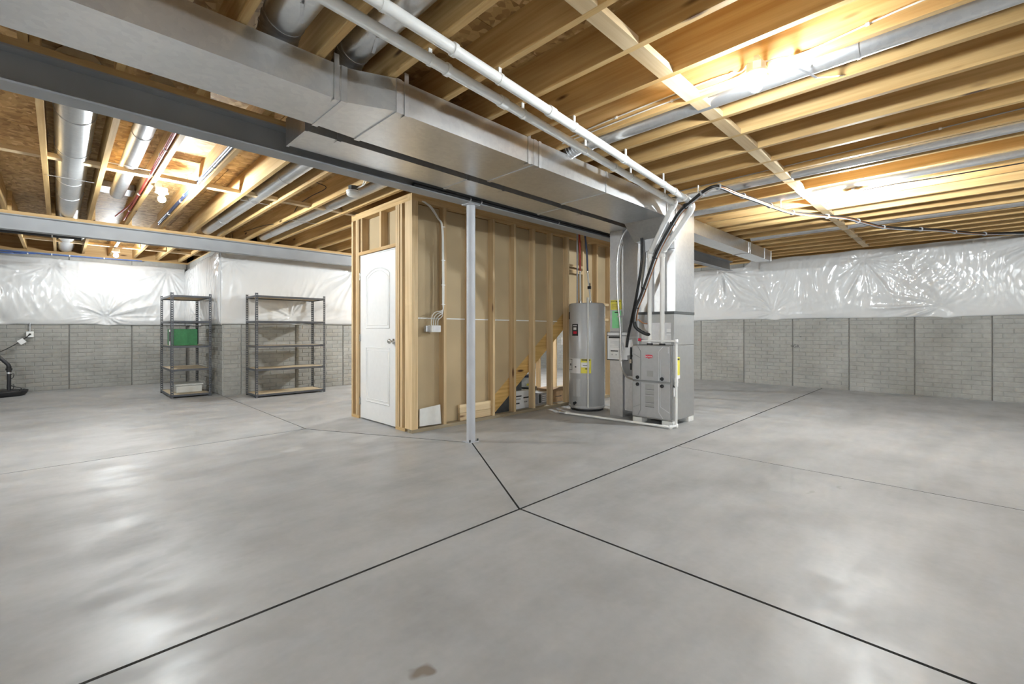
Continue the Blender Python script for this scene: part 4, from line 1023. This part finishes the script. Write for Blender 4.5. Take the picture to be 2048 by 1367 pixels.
# ------------------------------------------------------------------ shelving units
def shelving(x0, y0, x1, y1, label, levels=(0.055,0.475,0.86,1.275,1.695), h=1.735):
    t = thing('shelving_unit', (x0, y0, 0), label, 'shelf')
    def post(cx, cy, sx, sy):
        m = MB(); w, th, pitch, hole = 0.038, 0.002, 0.038, 0.017
        n = int(h/pitch)
        for axis in (0, 1):
            def strip(a0, a1, z0, z1):
                if axis == 0: xs = sorted((cx+sx*a0, cx+sx*a1)); ys = sorted((cy, cy+sy*th))
                else: xs = sorted((cx, cx+sx*th)); ys = sorted((cy+sy*a0, cy+sy*a1))
                m.box(xs[0], ys[0], z0, xs[1], ys[1], z1)
            strip(0, 0.011, 0, h); strip(0.027, w, 0, h)
            for k in range(n+1):
                z = k*pitch; strip(0.011, 0.027, z, min(h, z+pitch-hole))
        m.build('post', M['shelf'], t, fix=False)
    post(x0, y0, 1, 1); post(x1, y0, -1, 1); post(x0, y1, 1, -1); post(x1, y1, -1, -1)
    for z in levels:
        bh = 0.034
        for (a, b, c, d) in ((x0+0.003,y0+0.003,x1-0.003,y0+0.016),(x0+0.003,y1-0.016,x1-0.003,y1-0.003)):
            MB().box(a,b,z-bh,c,d,z).build('shelf_beam', M['shelf'], t, bevel=0.003)
        for (a, b, c, d) in ((x0+0.003,y0+0.017,x0+0.016,y1-0.017),(x1-0.016,y0+0.017,x1-0.003,y1-0.017)):
            MB().box(a,b,z-bh,c,d,z).build('shelf_beam', M['shelf'], t, bevel=0.003)
        MB().box(x0+0.017,y0+0.017,z-0.016,x1-0.017,y1-0.017,z-0.004).build('shelf_board', M['shelfboard'], t)
    return t
shelving(1.285, 9.14, 1.85, 10.20, 'small-fronted gray metal shelving unit holding a green box')
shelving(2.285, 8.24, 3.43, 8.80, 'wide empty gray metal shelving unit nearer the door')
gb = thing('green_box', (1.55,9.5,0.857), 'green carton on the middle shelf of the small shelving unit', 'box')
MB().box(1.335,9.42,0.858,1.70,9.82,1.135).build('carton', M['green'], gb, bevel=0.004)
MB().box(1.330,9.44,0.862,1.3345,9.62,1.128).build('printed_end', M['paper'], gb)
MB().box(1.3285,9.46,0.93,1.330,9.60,1.09).build('print_photo', M['ink'], gb)
MB().box(1.34,9.425,1.135,1.695,9.815,1.138).build('lid_flap', M['green'], gb)
tt = thing('storage_tote', (1.58,9.55,0.052), 'flat translucent plastic bin on the bottom shelf', 'bin')
MB().prism([(1.40,9.42),(1.77,9.42),(1.77,9.85),(1.40,9.85)], 0.052, 0.17).build('bin_body', M['tote'], tt, bevel=0.012)
MB().box(1.385,9.405,0.171,1.785,9.865,0.20).build('bin_lid', M['tote'], tt, bevel=0.008)

# ------------------------------------------------------------------ sump corner
sp0 = (-0.72, 11.56)
su = thing('sump_pit_cover', (*sp0, 0), 'black sump pit lid with hardware on the floor at far left', 'sump')
MB().lathe([(0.0,0.0),(0.30,0.0),(0.33,0.035),(0.345,0.075),(0.345,0.085),(0.0,0.085)], (*sp0,0), 30).build('lid', M['black'], su)
for k in range(7):
    a = k*0.9+0.3; MB().cyl((sp0[0]+0.3*math.cos(a),sp0[1]+0.3*math.sin(a),0.085),(sp0[0]+0.3*math.cos(a),sp0[1]+0.3*math.sin(a),0.098),0.014,8).build('lid_bolt', M['blackpipe'], su)
sd = thing('sump_discharge_pipe', (-0.607,11.6,0.085), 'black sump discharge pipe rising from the pit lid', 'pipe')
MB().tube([(-0.607,11.6,0.086),(-0.607,11.6,0.43)], 0.026, 14).build('riser', M['blackpipe'], sd)
MB().cyl((-0.607,11.6,0.37),(-0.607,11.6,0.40),0.032,14).build('hose_clamp', M['galv_bright'], sd)
MB().cyl((-0.607,11.6,0.43),(-0.607,11.6,0.465),0.042,14).cyl((-0.607,11.6,0.40),(-0.607,11.6,0.50),0.031,14).build('check_valve', M['black'], sd)
MB().tube(smoothpath([(-0.607,11.6,0.49),(-0.62,11.6,0.53),(-0.68,11.6,0.61),(-0.80,11.62,0.76),(-0.95,11.65,0.95),(-1.1,11.7,1.18),(-1.12,11.8,1.4)]), 0.028, 14).build('elbow', M['blackpipe'], sd)
for z in (0.35, 0.16): MB().tube(smoothpath([(-0.59,11.575,z),(-0.55,11.57,z+0.02),(-0.56,11.575,z-0.05),(-0.585,11.575,z-0.06)]),0.005,6).build('wire_loop', M['black'], sd)
MB().tube(smoothpath([(-0.585,11.575,0.16),(-0.52,11.57,0.14),(-0.47,11.57,0.12),(-0.46,11.57,0.09)]),0.006,6).build('pump_cord', M['black'], sd)
ob = thing('outlet_box', (-0.37, 11.99, 1.0), 'white outlet box on the wall above the sump pit', 'outlet')
MB().box(-0.418,11.93,0.99,-0.325,11.995,1.095).build('box_body', M['whiteplastic'], ob, bevel=0.004)
MB().cyl((-0.372,11.965,1.095),(-0.372,11.965,1.25),0.011,10).build('conduit', M['galv_dull'], ob)
cdn = thing('pump_power_cord', (-0.37,11.92,1.045), 'black pump cord sagging from the outlet with a paper tag', 'cord')
MB().cyl((-0.369,11.93,1.046),(-0.372,11.905,1.044),0.016,10).build('plug', M['black'], cdn)
MB().tube(smoothpath([(-0.369,11.915,1.046),(-0.44,11.89,0.965),(-0.55,11.86,0.865),(-0.728,11.83,0.742),(-0.95,11.8,0.66)]),0.007,8).build('cord', M['black'], cdn)
MB().obox((-0.468,11.86,0.917),(0.034,0,0.026),(0,0.0012,0),(-0.026,0,0.034)).build('paper_tag', M['paper'], cdn)

# ------------------------------------------------------------------ things stored under the stairs
wbx = thing('white_carton', (4.67,4.52,0), 'white printed carton behind the studs under the stairs', 'box')
MB().box(4.50,4.47,0.0,4.86,4.80,0.25).build('carton', M['paper'], wbx, bevel=0.004)
for k, (a, b, z) in enumerate(((4.53,4.66,0.17),(4.54,4.64,0.13),(4.70,4.84,0.14),(4.71,4.78,0.08),(4.55,4.62,0.07))):
    MB().box(a,4.468,z,b,4.47,z+0.018).build('printed_mark', M['grayprint'] if k % 2 else M['ink'], wbx)
dbn = thing('dark_gray_bin', (4.64,4.6,0.25), 'dark gray bin stacked on the white carton', 'bin')
MB().prism([(4.52,4.52),(4.72,4.52),(4.72,4.76),(4.52,4.76)], 0.251, 0.46).build('bin_body', M['darkgray'], dbn, bevel=0.008)
MB().box(4.51,4.51,0.46,4.73,4.77,0.475).build('bin_rim', M['darkgray'], dbn)
bk = thing('white_bucket', (4.93,4.66,0.27), 'white bucket with a dark blue lid under the stairs', 'bucket')
MB().lathe([(0.0,0.271),(0.105,0.271),(0.122,0.42),(0.0,0.42)], (4.95,4.66,0), 24).build('bucket_body', M['tote'], bk)
MB().lathe([(0.0,0.42),(0.134,0.42),(0.138,0.435),(0.134,0.45),(0.12,0.453),(0.0,0.453)], (4.95,4.66,0), 24).build('bucket_lid', M['navy'], bk)
MB().box(4.86,4.545,0.30,4.92,4.556,0.33).build('label', M['yellow'], bk)
bb = thing('black_tub', (5.0,4.66,0.18), 'shallow black tub beneath the white bucket', 'tub')
MB().lathe([(0.0,0.181),(0.11,0.181),(0.135,0.26),(0.135,0.27),(0.0,0.27)], (5.0,4.66,0), 24).build('tub_body', M['black'], bb)
pc = thing('paint_can', (4.97,4.62,0), 'white paint can with red band at the bottom under the stairs', 'can')
MB().lathe([(0.0,0.0),(0.085,0.0),(0.085,0.175),(0.08,0.18),(0.0,0.18)], (4.98,4.62,0), 24).build('can_body', M['paper'], pc)
MB().lathe([(0.086,0.15),(0.0865,0.16),(0.086,0.17)], (4.98,4.62,0), 24).build('can_band', M['red'], pc)
gy = thing('gray_carton', (5.2,4.62,0), 'gray printed carton beside the paint can under the stairs', 'box')
MB().box(5.09,4.53,0.0,5.33,4.78,0.17).build('carton', M['grayprint'], gy, bevel=0.003)
MB().box(5.10,4.5285,0.02,5.15,4.53,0.15).build('printed_panel', M['ink'], gy)
for k in range(4): MB().box(5.18,4.5285,0.03+k*0.03,5.31,4.53,0.04+k*0.03).build('printed_line', M['paper'], gy)
br = thing('brown_carton', (5.52,4.65,0), 'brown carton at the right under the stairs', 'box')
MB().box(5.40,4.50,0.0,5.66,4.85,0.20).build('carton', M['kraft'], br, bevel=0.003)
MB().quad((5.40,4.50,0.20),(5.66,4.50,0.20),(5.66,4.36,0.25),(5.40,4.36,0.25)).build('open_flap', M['kraft'], br)
MB().box(5.45,4.4985,0.08,5.6,4.50,0.09).build('printed_line', M['ink'], br)
dk = thing('dark_case', (4.28,4.5,0), 'dark case at the foot of the stairs', 'case')
MB().box(4.12,4.42,0.0,4.36,4.7,0.22).build('case_body', M['darkgray'], dk, bevel=0.006)
MB().box(4.365,4.42,0.0,4.44,4.7,0.21).build('case_side', M['grayprint'], dk)
bx = thing('stair_outlet_box', (6.30,5.50,0.95), 'gray metal outlet box on the rear stud under the stairs', 'outlet')
MB().box(6.86,5.46,0.84,7.0,5.515,0.98).build('box_body', M['galv_dull'], bx)
MB().box(6.90,5.457,0.88,6.96,5.46,0.94).build('receptacle', M['darkgray'], bx)
